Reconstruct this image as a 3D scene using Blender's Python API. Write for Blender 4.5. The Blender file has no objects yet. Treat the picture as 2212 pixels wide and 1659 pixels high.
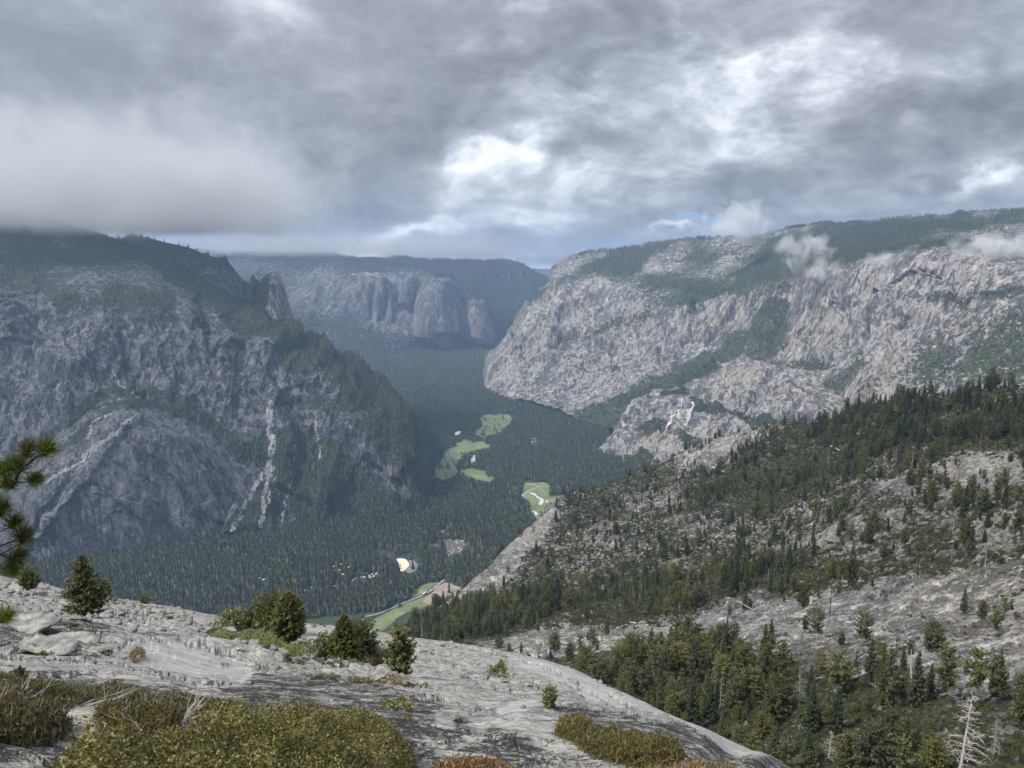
# view down a granite valley from a dome summit
import bpy, math, random
import numpy as np
from mathutils import Vector, Matrix
RNG = np.random.default_rng(7); random.seed(7)
SC = bpy.context.scene
COL = SC.collection
FLOOR = -1080.0
# ---------------------------------------------------------------- camera model (used to convert survey sightings into world points)
F_ = 1106/math.tan(math.radians(34.0)); PIT = math.radians(9.33); CP, SP = math.cos(PIT), math.sin(PIT)
def direc(px, py):
    px = np.asarray(px, float); py = np.asarray(py, float)
    x = (px-1106)/F_; y = -(py-829.5)/F_
    return x, CP+y*SP, -SP+y*CP
def sight(px, py, R):
    """world point seen along a sight line at horizontal range R"""
    x, y, z = direc(px, py); h = np.hypot(x, y)
    return np.stack([x/h*R, y/h*R, z/h*R], -1)
def range_at(px, py, z=FLOOR):
    x, y, dz = direc(px, py); h = np.hypot(x, y)
    return z*h/np.minimum(dz, -1e-4)
def floor_pt(px, py, z=FLOOR):
    return sight(px, py, range_at(px, py, z))*np.array([1, 1, 0])+np.array([0, 0, z])
def project(P):
    P = np.asarray(P, float); x, y, z = P[..., 0], P[..., 1], P[..., 2]
    d = y*CP - z*SP; u = y*SP + z*CP
    d = np.where(d > 1e-3, d, 1e-3)
    return 1106+F_*x/d, 829.5-F_*u/d, d
# ---------------------------------------------------------------- noise
def _h(ix, iy, iz, seed):
    n = (ix*np.int64(374761393) + iy*np.int64(668265263) + iz*np.int64(2147483647) + np.int64(seed)*np.int64(1274126177)) & 0xffffffff
    n = ((n ^ (n >> 13))*np.int64(1274126177)) & 0xffffffff
    n = ((n ^ (n >> 16))*np.int64(2246822519)) & 0xffffffff
    return ((n ^ (n >> 15)) & 0xffff)/32767.5-1.0
def vnoise(P, seed=0):
    f = np.floor(P); t = P-f; i = f.astype(np.int64); t = t*t*t*(t*(t*6-15)+10)
    X, Y, Z = i[..., 0], i[..., 1], i[..., 2]; a, b, c = t[..., 0], t[..., 1], t[..., 2]
    def l(p, q, w): return p+(q-p)*w
    return l(l(l(_h(X,Y,Z,seed), _h(X+1,Y,Z,seed), a), l(_h(X,Y+1,Z,seed), _h(X+1,Y+1,Z,seed), a), b),
             l(l(_h(X,Y,Z+1,seed), _h(X+1,Y,Z+1,seed), a), l(_h(X,Y+1,Z+1,seed), _h(X+1,Y+1,Z+1,seed), a), b), c)
ROT = np.array([[0.0, 0.8, 0.6], [-0.8, 0.36, -0.48], [-0.6, -0.48, 0.64]])
def fbm(P, scale, octs=5, seed=0, gain=.5, ridged=False, aniso=(1, 1, 1), rot=True):
    Q = np.asarray(P, float)/(np.array(aniso)*scale); s = 0; a = 1.0; tot = 0
    for o in range(octs):
        n = vnoise(Q+o*17.3, seed+o)
        if ridged: n = 1-2*np.abs(n)
        s = s+a*n; tot += a; a *= gain
        Q = Q*2.03
        if rot: Q = Q@ROT
    return s/tot
def sstep(a, b, x):
    t = np.clip((x-a)/(b-a), 0, 1); return t*t*(3-2*t)
# ---------------------------------------------------------------- planar masks
def in_poly(px, py, poly):
    c = np.zeros(px.shape, bool); n = len(poly)
    for i in range(n):
        x1, y1 = poly[i]; x2, y2 = poly[(i+1) % n]
        if y1 == y2: continue
        c ^= ((y1 > py) != (y2 > py)) & (px < (x2-x1)*(py-y1)/(y2-y1)+x1)
    return c
def line_dist(px, py, pts):
    d = np.full(px.shape, 1e9)
    for (x1, y1), (x2, y2) in zip(pts[:-1], pts[1:]):
        vx, vy = x2-x1, y2-y1; L = vx*vx+vy*vy+1e-9
        t = np.clip(((px-x1)*vx+(py-y1)*vy)/L, 0, 1)
        d = np.minimum(d, np.hypot(px-x1-t*vx, py-y1-t*vy))
    return d
def box(a, r, ax):
    if r < 1: return a
    k = 2*r+1; pad = [(0, 0)]*a.ndim; pad[ax] = (r+1, r)
    c = np.cumsum(np.pad(a, pad, mode='edge'), axis=ax)
    sl1 = [slice(None)]*a.ndim; sl0 = [slice(None)]*a.ndim
    sl1[ax] = slice(k, None); sl0[ax] = slice(None, -k)
    return (c[tuple(sl1)]-c[tuple(sl0)])/k
def blur(a, r):
    for _ in range(2): a = box(box(a, r, 0), r, 1)
    return a
# ---------------------------------------------------------------- objects
def tag(o, label=None, cat=None, group=None, kind=None):
    if label: o['label'] = label
    if cat: o['category'] = cat
    if group: o['group'] = group
    if kind: o['kind'] = kind
    return o
def mesh_np(name, V, faces, mat=None, smooth=True, color=None, cname='m'):
    """faces: (n,3) or (n,4) int array"""
    V = np.ascontiguousarray(V, dtype=np.float32).reshape(-1, 3); faces = np.asarray(faces, dtype=np.int32)
    me = bpy.data.meshes.new(name); k = faces.shape[1]; n = len(faces)
    me.vertices.add(len(V)); me.vertices.foreach_set('co', V.ravel())
    me.loops.add(n*k); me.loops.foreach_set('vertex_index', faces.ravel())
    me.polygons.add(n); me.polygons.foreach_set('loop_start', np.arange(0, n*k, k, dtype=np.int32))
    me.polygons.foreach_set('loop_total', np.full(n, k, dtype=np.int32))
    if smooth: me.polygons.foreach_set('use_smooth', np.ones(n, dtype=bool))
    me.update(calc_edges=True)
    if color is not None:
        at = me.color_attributes.new(cname, 'FLOAT_COLOR', 'POINT')
        at.data.foreach_set('color', np.ascontiguousarray(color, dtype=np.float32).ravel())
    if mat: me.materials.append(mat)
    return me
def add(name, me, parent=None, loc=None):
    o = bpy.data.objects.new(name, me); COL.objects.link(o)
    if parent is not None: o.parent = parent
    if loc is not None: o.location = loc
    return o
def empty(name, loc=(0, 0, 0)):
    o = bpy.data.objects.new(name, None); COL.objects.link(o); o.location = loc; o.empty_display_size = .3; return o
class Geo:
    """collects tubes, cards and blobs, one mesh in the end"""
    def __init__(s): s.V = []; s.F = []; s.n = 0
    def add(s, V, F):
        V = np.asarray(V, float).reshape(-1, 3); F = np.asarray(F, int)
        if F.shape[1] == 3: F = np.concatenate([F, F[:, 2:3]], 1)
        s.V.append(V); s.F.append(F+s.n); s.n += len(V)
    def tube(s, pts, rad, k=6):
        pts = np.asarray(pts, float); m = len(pts); rad = np.broadcast_to(rad, (m,))
        T = np.gradient(pts, axis=0); T /= np.linalg.norm(T, axis=1, keepdims=True)+1e-9
        up = np.where(np.abs(T[:, 2:3]) > .9, np.array([[1., 0, 0]]), np.array([[0, 0, 1.]]))
        A = np.cross(T, up); A /= np.linalg.norm(A, axis=1, keepdims=True)+1e-9; B = np.cross(T, A)
        an = np.linspace(0, 2*np.pi, k, endpoint=False)
        V = pts[:, None]+rad[:, None, None]*(np.cos(an)[None, :, None]*A[:, None]+np.sin(an)[None, :, None]*B[:, None])
        i = np.arange(m-1)[:, None]*k; j = np.arange(k)[None]; j2 = (j+1) % k
        F = np.stack([i+j, i+j2, i+k+j2, i+k+j], -1).reshape(-1, 4)
        s.add(V.reshape(-1, 3), F)
    def cards(s, P, D, W, L, w):
        """tapered blades: start P, direction D, side W"""
        P = np.asarray(P, float); L = np.broadcast_to(L, len(P))[:, None]; w = np.broadcast_to(w, len(P))[:, None]
        a = P-W*w*.35; b = P+W*w*.35; c = P+D*L*.6+W*w*.5; d = P+D*L; e = P+D*L*.6-W*w*.5
        n = len(P); V = np.stack([a, b, c, d, e], 1).reshape(-1, 3); i = np.arange(n)[:, None]*5
        s.add(V, np.concatenate([i+np.array([[0, 1, 2, 4]]), i+np.array([[4, 2, 3, 3]])]))
    def arrays(s): return np.concatenate(s.V), np.concatenate(s.F)
    def mesh(s, name, mat, smooth=True):
        V, F = s.arrays(); tri = F[:, 2] == F[:, 3]
        me = bpy.data.meshes.new(name)
        Fl = [F[~tri].ravel(), F[tri][:, :3].ravel()]; nq, nt = int((~tri).sum()), int(tri.sum())
        me.vertices.add(len(V)); me.vertices.foreach_set('co', V.astype(np.float32).ravel())
        lp = np.concatenate(Fl).astype(np.int32); me.loops.add(len(lp)); me.loops.foreach_set('vertex_index', lp)
        me.polygons.add(nq+nt)
        st = np.concatenate([np.arange(nq)*4, nq*4+np.arange(nt)*3]).astype(np.int32)
        me.polygons.foreach_set('loop_start', st)
        me.polygons.foreach_set('loop_total', np.concatenate([np.full(nq, 4), np.full(nt, 3)]).astype(np.int32))
        if smooth: me.polygons.foreach_set('use_smooth', np.ones(nq+nt, dtype=bool))
        me.update(calc_edges=True)
        if mat: me.materials.append(mat)
        return me
# ---------------------------------------------------------------- node helper
class NT:
    def __init__(s, tree): s.t = tree; s.n = tree.nodes; s.l = tree.links
    def new(s, typ, ins=None, **kw):
        nd = s.n.new(typ)
        for k, v in kw.items(): setattr(nd, k, v)
        for k, v in (ins or {}).items():
            sk = nd.inputs[k]
            if isinstance(v, bpy.types.NodeSocket): s.l.new(v, sk)
            else: sk.default_value = v
        return nd
    def m(s, op, a, b=0.0, c=0.0, clamp=False):
        nd = s.n.new('ShaderNodeMath'); nd.operation = op; nd.use_clamp = clamp
        for i, v in enumerate((a, b, c)):
            if isinstance(v, bpy.types.NodeSocket): s.l.new(v, nd.inputs[i])
            else: nd.inputs[i].default_value = v
        return nd.outputs[0]
    def noise(s, vec, scale, detail=4, rough=.55, dist=0.0, out='Fac', **kw):
        return s.new('ShaderNodeTexNoise', {'Vector': vec, 'Scale': scale, 'Detail': detail, 'Roughness': rough, 'Distortion': dist}, **kw).outputs[out]
    def mapr(s, v, a, b, c=0.0, d=1.0, smooth=True):
        return s.new('ShaderNodeMapRange', {'Value': v, 'From Min': a, 'From Max': b, 'To Min': c, 'To Max': d}, interpolation_type='SMOOTHSTEP' if smooth else 'LINEAR').outputs[0]
    def mix(s, f, a, b, blend='MIX'):
        nd = s.n.new('ShaderNodeMix'); nd.data_type = 'RGBA'; nd.blend_type = blend
        for k, v in ((0, f), (6, a), (7, b)):
            if isinstance(v, bpy.types.NodeSocket): s.l.new(v, nd.inputs[k])
            else: nd.inputs[k].default_value = v if k == 0 else (tuple(v)+(1,) if len(v) == 3 else v)
        return nd.outputs[2]
    def scale(s, vec, sx, sy, sz, rot=(0, 0, 0), loc=(0, 0, 0)):
        return s.new('ShaderNodeMapping', {'Vector': vec, 'Scale': (sx, sy, sz), 'Rotation': rot, 'Location': loc}).outputs[0]
def material(name):
    m = bpy.data.materials.new(name); m.use_nodes = True; t = m.node_tree
    for n in list(t.nodes): t.nodes.remove(n)
    T = NT(t); T.out = T.new('ShaderNodeOutputMaterial'); T.co = T.new('ShaderNodeTexCoord').outputs['Object']
    return m, T
def finish(T, col, rough=.9, height=None, dist=1.0, strength=1.0, spec=.25, extra=None):
    ins = {'Base Color': col, 'Roughness': rough, 'Specular IOR Level': spec}
    if height is not None:
        ins['Normal'] = T.new('ShaderNodeBump', {'Height': height, 'Distance': dist, 'Strength': strength}).outputs[0]
    b = T.new('ShaderNodeBsdfPrincipled', ins)
    if extra: extra(T, b)
    else: T.l.new(b.outputs[0], T.out.inputs['Surface'])
def flat_mat(name, c, rough=.8, var=.25, sc=3.0, metallic=0):
    m, T = material(name); n = T.noise(T.co, sc, 5)
    c = np.array(c); col = T.mix(T.mapr(n, .3, .7), tuple(c*(1-var)), tuple(np.minimum(c*(1+var), 1)))
    finish(T, col, rough); return m
HAZE = 4.2e-5; EXPO = 0.42; MISTS = True
# ================================================================ materials
def rock_mat(name, base, dark, pale, unit, streak=.6, veg=((.022,.034,.020),(.05,.062,.028)), vegscale=1.0, bumpd=8.0, brown=(.22,.17,.12), sx=1/28., slant=.6, vert=.38, warm=.22, rotz=0.0, tint=None, speck=.0):
    """granite wall: unit = metres per noise feature; the mesh attribute m carries where plants (r), pale scars (g), dark seams and broad darker zones (b) and earth (a) lie"""
    m, T = material(name); co = T.co
    at = T.new('ShaderNodeAttribute', attribute_name='m'); s = T.new('ShaderNodeSeparateColor', {'Color': at.outputs['Color']})
    vg, pl, dk, er = s.outputs[0], s.outputs[1], s.outputs[2], at.outputs['Alpha']
    big = T.noise(co, .35/unit, 2, .55); med = T.noise(T.scale(co, 1, 1, vert), 1.6/unit, 4, .62); fine = T.noise(co, 7/unit, 5, .72)
    zone = T.noise(co, .13/unit, 2, .5, 1.0); amp = T.mapr(zone, .4, .6, .45, 1.25)
    st = T.noise(T.scale(co, sx, sx, sx/14), 1.0, 4, .65, .6)
    st2 = T.noise(T.scale(co, sx*3, sx*3, sx/6), 1.0, 3, .7, .3)
    sl = T.noise(T.scale(co, sx*1.6, sx*1.6, sx/9, rot=(0, slant, 0)), 1.0, 4, .68, .5)
    f = T.m('ADD', T.m('MULTIPLY', big, .45), T.m('MULTIPLY', med, .75))
    g_ = T.m('MULTIPLY', T.m('SUBTRACT', fine, .5), 1.0)
    g_ = T.m('ADD', g_, T.m('MULTIPLY', T.m('SUBTRACT', st, .5), streak*2.2))
    g_ = T.m('ADD', g_, T.m('MULTIPLY', T.m('SUBTRACT', st2, .5), streak))
    g_ = T.m('ADD', g_, T.m('MULTIPLY', T.m('SUBTRACT', sl, .5), streak*1.6))
    f = T.m('ADD', f, T.m('MULTIPLY', g_, amp)); f = T.m('ADD', f, T.m('MULTIPLY', T.m('SUBTRACT', zone, .5), .7))
    c = T.mix(T.mapr(f, .46, .74), dark, base)
    c = T.mix(T.mapr(T.m('ADD', T.m('MULTIPLY', med, .6), T.m('MULTIPLY', st2, .5)), .58, .78), c, pale)
    crack = T.noise(T.scale(co, 1/unit, 1/unit, .45/unit), 2.2, 4, .62, 1.2)
    cr = T.mapr(T.m('ABSOLUTE', T.m('SUBTRACT', crack, .5)), 0.0, .022, 1, 0)
    c = T.mix(T.m('MULTIPLY', cr, .55), c, tuple(np.array(dark)*.45))
    if warm > 0: c = T.mix(T.m('MULTIPLY', T.mapr(T.noise(T.scale(co, 1, 1, .6, loc=(31, 7, 3)), .22/unit, 4, .6, .6), .47, .6), warm), c, T.mix(1.0, c, (1.28, 1.1, .84), 'MULTIPLY'))
    if tint:
        for col_, sc_, lo, hi in tint: c = T.mix(T.mapr(T.noise(co, sc_, 4), lo, hi), c, col_)
    jag = T.m('ADD', T.m('MULTIPLY', fine, .55), T.m('MULTIPLY', med, .45))
    pm = T.mapr(T.m('ADD', pl, T.m('MULTIPLY', T.m('SUBTRACT', jag, .5), 1.6)), .42, .62)
    c = T.mix(pm, c, tuple(np.minimum(np.array(pale)*1.12, .7)))
    dm = T.mapr(T.m('ADD', dk, T.m('MULTIPLY', T.m('SUBTRACT', jag, .5), 1.3)), .4, .7)
    c = T.mix(T.m('MULTIPLY', dm, .85), c, tuple(np.array(dark)*.42))
    em = T.mapr(T.m('ADD', er, T.m('MULTIPLY', T.m('SUBTRACT', jag, .5), 1.6)), .45, .65)
    c = T.mix(em, c, T.mix(T.mapr(fine, .4, .6), brown, tuple(np.array(brown)*.55)))
    vn = T.noise(co, 3.2*vegscale/unit, 4, .70)
    vm = T.mapr(T.m('ADD', vg, T.m('MULTIPLY', T.m('SUBTRACT', vn, .5), 2.2)), .44, .58)
    vc = T.mix(T.mapr(T.noise(co, 5*vegscale/unit, 3, .7), .38, .62), veg[0], veg[1])
    c = T.mix(vm, c, vc)
    h = T.m('ADD', T.m('MULTIPLY', f, .8), T.m('MULTIPLY', cr, -.35)); h = T.m('ADD', h, T.m('MULTIPLY', vm, T.m('MULTIPLY', vn, 1.2)))
    h = T.m('ADD', h, T.m('MULTIPLY', fine, .5))
    finish(T, c, .92, h, bumpd, 1.0); return m
def foliage_mat(name, lo, hi, sc=1.5, trans=.0, dead=None, rnd=.5):
    m, T = material(name); oi = T.new('ShaderNodeObjectInfo'); g = T.new('ShaderNodeNewGeometry')
    n = T.noise(T.co, sc, 3)
    v = T.m('ADD', T.m('MULTIPLY', n, .5), T.m('MULTIPLY', g.outputs['Random Per Island'], .5))
    c = T.mix(T.mapr(v, .25, .75), lo, hi)
    if dead: c = T.mix(T.mapr(g.outputs['Random Per Island'], dead[1], dead[1]+.02), c, dead[0])
    hsv = T.new('ShaderNodeHueSaturation', {'Hue': T.mapr(oi.outputs['Random'], 0, 1, .485, .515, False), 'Saturation': T.mapr(T.m('FRACT', T.m('MULTIPLY', oi.outputs['Random'], 7.3)), 0, 1, 1-rnd*.4, 1+rnd*.3, False),
        'Value': T.mapr(T.m('FRACT', T.m('MULTIPLY', oi.outputs['Random'], 13.7)), 0, 1, 1-rnd*.45, 1+rnd*.55, False), 'Color': c}).outputs[0]
    def ex(T, b):
        if trans <= 0: T.l.new(b.outputs[0], T.out.inputs['Surface']); return
        tr = T.new('ShaderNodeBsdfTranslucent', {'Color': hsv}); mx = T.new('ShaderNodeMixShader', {0: trans})
        T.l.new(b.outputs[0], mx.inputs[1]); T.l.new(tr.outputs[0], mx.inputs[2]); T.l.new(mx.outputs[0], T.out.inputs['Surface'])
    finish(T, hsv, .75, spec=.2, extra=ex); return m
def bark_mat(name, lo, hi, sc=6):
    m, T = material(name); n = T.noise(T.scale(T.co, sc, sc, sc*.2), 1.0, 5, .65)
    finish(T, T.mix(T.mapr(n, .35, .65), lo, hi), .95, n, .03); return m
M = {}
M['bark'] = bark_mat('pine_bark', (.035,.026,.02), (.11,.08,.06))
M['bark_red'] = bark_mat('orange_bark', (.08,.045,.03), (.2,.12,.08))
M['burnt'] = bark_mat('burnt_wood', (.008,.008,.009), (.03,.028,.027))
M['bleached'] = bark_mat('bleached_wood', (.26,.24,.23), (.52,.49,.47))
M['graywood'] = bark_mat('grey_wood', (.16,.15,.15), (.36,.34,.34))
M['far_needles'] = foliage_mat('far_conifer_needles', (.012,.018,.010), (.062,.070,.032), 2.0, rnd=.6)
M['needles'] = foliage_mat('conifer_needles', (.032,.044,.018), (.125,.14,.055), 1.2, .15, rnd=.6)
M['needles_olive'] = foliage_mat('olive_pine_needles', (.055,.062,.018), (.175,.175,.06), 1.2, .2, rnd=.45)
M['needles_dark'] = foliage_mat('dark_fir_needles', (.02,.032,.017), (.075,.095,.046), 1.2, .1, rnd=.3)
M['broadleaf'] = foliage_mat('broadleaf_leaves', (.03,.055,.025), (.085,.125,.055), 1.0, .1)
M['shrub'] = foliage_mat('chaparral_leaves', (.026,.034,.013), (.075,.08,.034), 1.0, .0, rnd=.8)
M['oak'] = foliage_mat('huckleberry_oak_leaves', (.06,.066,.012), (.31,.295,.06), 3.5, .25, dead=((.2,.12,.05), .95))
M['heather'] = foliage_mat('heather_shoots', (.036,.042,.014), (.15,.13,.05), 3.0, .15, dead=((.2,.15,.11), .88))
M['heather_red'] = foliage_mat('rusty_heather_shoots', (.07,.05,.018), (.23,.145,.05), 3.0, .15, dead=((.32,.28,.26), .86))
M['juniper'] = foliage_mat('juniper_sprays', (.05,.066,.017), (.19,.20,.055), 2.0, .15)
M['olive_mix'] = foliage_mat('olive_mixed_needles', (.045,.06,.014), (.16,.18,.045), 1.5, .15)
M['pine_long'] = foliage_mat('long_pine_needles', (.035,.06,.008), (.16,.19,.03), 5.0, .3, dead=((.16,.13,.03), .9))

# cliffs
M['left_rock'] = rock_mat('shade_tinted_granite', (.135,.138,.148), (.040,.044,.052), (.25,.25,.25), 60, .75, sx=1/34., slant=.7, bumpd=9, warm=.0)  # darker, bluer copy of the granite, the wall's shade put into its colour
M['right_rock'] = rock_mat('sun_tinted_granite', (.31,.298,.272), (.085,.084,.088), (.54,.505,.44), 60, .75, sx=1/36., slant=-.5, bumpd=8, veg=((.024,.036,.018),(.085,.098,.034)))  # lighter, warmer copy of the granite, sunlight on the wall put into colour
M['far_rock'] = rock_mat('distant_granite', (.235,.215,.205), (.085,.085,.095), (.38,.35,.31), 110, .9, sx=1/45., bumpd=26, veg=((.018,.03,.022),(.035,.05,.03)))
M['slope_rock'] = rock_mat('slope_granite', (.36,.35,.335), (.12,.118,.115), (.64,.62,.575), 14, .0, sx=1/20., bumpd=3.5, veg=((.026,.032,.013),(.085,.088,.036)), brown=(.26,.2,.15), vegscale=1.1)
M['far_hill'] = flat_mat('forested_far_hill', (.03,.045,.035), .95, .4, .004)
def dome_mat():
    m, T = material('dome_granite'); co = T.co
    at = T.new('ShaderNodeAttribute', attribute_name='m'); s = T.new('ShaderNodeSeparateColor', {'Color': at.outputs['Color']})
    smoothm, lich, rub, er = s.outputs[0], s.outputs[1], s.outputs[2], at.outputs['Alpha']
    n1 = T.noise(co, .25, 5, .6); n2 = T.noise(co, 1.4, 6, .7); n3 = T.noise(co, 9, 5, .75)
    band = T.noise(T.scale(co, .16, .5, 2.6, rot=(.1, .45, .2)), 1.3, 4, .62, .5)
    f = T.m('ADD', T.m('MULTIPLY', n1, .3), T.m('MULTIPLY', n2, .5)); f = T.m('ADD', f, T.m('MULTIPLY', band, .35)); f = T.m('ADD', f, T.m('MULTIPLY', T.m('SUBTRACT', n3, .5), .4))
    c = T.mix(T.mapr(f, .36, .72), (.15,.15,.147), (.48,.47,.44))
    c = T.mix(T.mapr(T.noise(T.scale(co, .7, .7, 3.5), 2.6, 5, .7, .5), .58, .66), c, (.68,.65,.585))
    c = T.mix(T.mapr(n1, .5, .7, 0, .5), c, (.36,.33,.29))
    c = T.mix(T.m('MULTIPLY', T.mapr(T.noise(T.scale(co, .35, .35, .8), 2.0, 6, .74, .8), .56, .64), .75), c, (.15,.148,.14))
    # smooth water polished sheet
    sm = T.mix(T.mapr(T.noise(T.scale(co, .25, .25, 3.2, rot=(0, .3, 0)), 2.0, 6, .6, .4), .4, .62), (.25,.25,.25), (.42,.41,.39))
    c = T.mix(T.mapr(smoothm, .35, .65), c, sm)
    # thin dark cracks of the flaking sheets
    cr1 = T.noise(T.scale(co, .55, .55, 1.3), 1.4, 5, .62, .8); cr = T.mapr(T.m('ABSOLUTE', T.m('SUBTRACT', cr1, .5)), 0, .014, 1, 0)
    cr2 = T.noise(T.scale(co, 1, 1, 3), 2.6, 4, .6, .5); crb = T.mapr(T.m('ABSOLUTE', T.m('SUBTRACT', cr2, .5)), 0, .012, 1, 0)
    crk = T.m('MAXIMUM', cr, T.m('MULTIPLY', crb, .7)); crk = T.m('MULTIPLY', crk, T.mapr(smoothm, .3, .7, 1, .12))
    c = T.mix(T.m('MULTIPLY', crk, .8), c, (.07,.066,.06))
    # tan rubble tint
    c = T.mix(T.m('MULTIPLY', T.mapr(T.m('ADD', rub, T.m('MULTIPLY', T.m('SUBTRACT', n2, .5), 1.2)), .4, .7), .5), c, T.mix(T.mapr(n3, .42, .58), (.3,.27,.22), (.62,.59,.52)))
    # black and white lichen crust
    l1 = T.noise(co, 4.5, 6, .8); l2 = T.noise(co, 15, 5, .8); l3 = T.noise(co, 1.2, 4, .6)
    la = T.m('ADD', T.m('MULTIPLY', l1, .55), T.m('MULTIPLY', l2, .45))
    lc = T.mix(T.mapr(T.m('ADD', la, T.m('MULTIPLY', T.m('SUBTRACT', l3, .5), .35)), .49, .575), (.04,.041,.044), (.46,.44,.4))
    lc = T.mix(T.mapr(T.noise(co, 2.2, 5, .75), .55, .66), lc, (.2,.2,.2))
    lm = T.mapr(T.m('ADD', lich, T.m('MULTIPLY', T.m('SUBTRACT', T.noise(co, 1.1, 5, .72), .5), 1.3)), .42, .6)
    c = T.mix(lm, c, lc)
    em = T.mapr(T.m('ADD', er, T.m('MULTIPLY', T.m('SUBTRACT', n2, .5), 1.2)), .4, .65)
    c = T.mix(em, c, T.mix(T.mapr(T.noise(co, 26, 6, .7), .4, .6), (.1,.065,.04), (.3,.2,.13)))
    h = T.m('ADD', T.m('MULTIPLY', n2, .7), T.m('MULTIPLY', n3, .22)); h = T.m('MULTIPLY', h, T.mapr(smoothm, .3, .7, 1, .25)); h = T.m('SUBTRACT', h, T.m('MULTIPLY', crk, .3))
    h = T.m('ADD', h, T.m('MULTIPLY', T.m('MULTIPLY', lm, la), .12))
    finish(T, c, .88, h, .35, 1.0); return m
M['dome'] = dome_mat()
def slab_mat():
    m, T = material('loose_granite'); co = T.co
    n = T.noise(co, 2.0, 9, .72); l = T.noise(co, 12, 8, .78)
    c = T.mix(T.mapr(n, .35, .68), (.12,.12,.117), (.34,.333,.31)); c = T.mix(T.mapr(l, .55, .62, 0, .8), c, (.07,.07,.07))
    finish(T, c, .9, T.m('ADD', n, T.m('MULTIPLY', l, .3)), .1); return m
M['slab'] = slab_mat()
def floor_mat():
    m, T = material('valley_forest_floor'); n = T.noise(T.co, .02, 6, .7); n2 = T.noise(T.co, .15, 5, .7)
    c = T.mix(T.mapr(n2, .4, .6), (.018,.026,.016), (.045,.058,.03)); c = T.mix(T.mapr(n, .6, .72), c, (.09,.1,.06))
    finish(T, c, .95); return m
M['floor'] = floor_mat()
def meadow_mat():
    m, T = material('meadow_grass'); n = T.noise(T.co, .012, 6, .6); n2 = T.noise(T.co, .1, 7, .75)
    c = T.mix(T.mapr(n, .35, .65), (.095,.12,.052), (.175,.19,.095)); c = T.mix(T.mapr(n2, .5, .68), c, (.05,.075,.03)); c = T.mix(T.mapr(T.noise(T.co, .03, 5), .6, .7, 0, .6), c, (.26,.25,.14))
    finish(T, c, .95); return m
M['meadow'] = meadow_mat()
M['field'] = flat_mat('dry_field_soil', (.23,.2,.16), .95, .25, .04)
M['sand'] = flat_mat('river_sand', (.62,.52,.38), .95, .12, .08)
M['shallow'] = flat_mat('pale_shallow_water', (.15,.16,.165), .25, .2, .03)
M['water'] = flat_mat('dark_river_water', (.03,.045,.05), .12, .3, .02)
M['glint'] = flat_mat('painted_glint_water', (.45,.47,.48), .3, .15, .04)  # pale base colour paints in the sky's reflection on the river
M['asphalt'] = flat_mat('road_asphalt', (.17,.17,.18), .9, .15, .1)
M['path'] = flat_mat('trail_dust', (.42,.4,.33), .95, .15, .1)
M['lot'] = flat_mat('dusty_parking_ground', (.085,.08,.07), .95, .3, .08)
M['white'] = flat_mat('white_vehicle_paint', (.62,.62,.62), .45, .06, 1)
M['grayv'] = flat_mat('grey_vehicle_paint', (.45,.46,.48), .4, .1, 1)
M['glass'] = flat_mat('vehicle_glass', (.03,.035,.04), .1, .1, 1)
M['tyre'] = flat_mat('tyre_rubber', (.02,.02,.02), .9, .1, 1)
M['paint'] = flat_mat('white_road_paint', (.75,.75,.72), .8, .1, .2)
# ================================================================ landforms
def pchip(t, Y):
    """monotone cubic through rows Y (n, cols) at integer knots, evaluated at t (m,)"""
    n = Y.shape[0]; d = Y[1:]-Y[:-1]; mm = np.zeros_like(Y)
    if n > 2:
        same = d[1:]*d[:-1] > 0; mm[1:-1] = np.where(same, 2*d[1:]*d[:-1]/np.where(same, d[1:]+d[:-1], 1), 0)
    mm[0] = d[0]; mm[-1] = d[-1]
    i = np.clip(np.floor(t).astype(int), 0, n-2); s = (t-i)[:, None]
    return (2*s**3-3*s**2+1)*Y[i]+(s**3-2*s**2+s)*mm[i]+(-2*s**3+3*s**2)*Y[i+1]+(s**3-s**2)*mm[i+1]
def facets(P, scale, aniso=(1, 1, 3), seed=0, tilt=.35, jitter=.5, warp=.12):
    """planar joint blocks: every cell carries its own offset and slope, with sharp edges between cells"""
    W = np.stack([fbm(P, scale*.8, 3, seed+50+k) for k in range(3)], -1)*scale*warp*2
    Q = ((P+W)/(np.array(aniso)*scale)); f = np.floor(Q).astype(np.int64); best = np.full(Q.shape[:-1], 1e9); out = np.zeros(Q.shape[:-1])
    for a in (-1, 0, 1):
        for b in (-1, 0, 1):
            for c in (-1, 0, 1):
                X, Y, Z = f[..., 0]+a, f[..., 1]+b, f[..., 2]+c
                C = np.stack([X+.5+jitter*_h(X, Y, Z, seed+1), Y+.5+jitter*_h(X, Y, Z, seed+2), Z+.5+jitter*_h(X, Y, Z, seed+3)], -1); dv = Q-C; d = (dv**2).sum(-1)
                v = _h(X, Y, Z, seed+4)+tilt*2*(dv[..., 0]*_h(X, Y, Z, seed+5)+dv[..., 1]*_h(X, Y, Z, seed+6)+1.6*dv[..., 2]*_h(X, Y, Z, seed+7))
                k = d < best; best = np.where(k, d, best); out = np.where(k, v, out)
    return out
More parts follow.
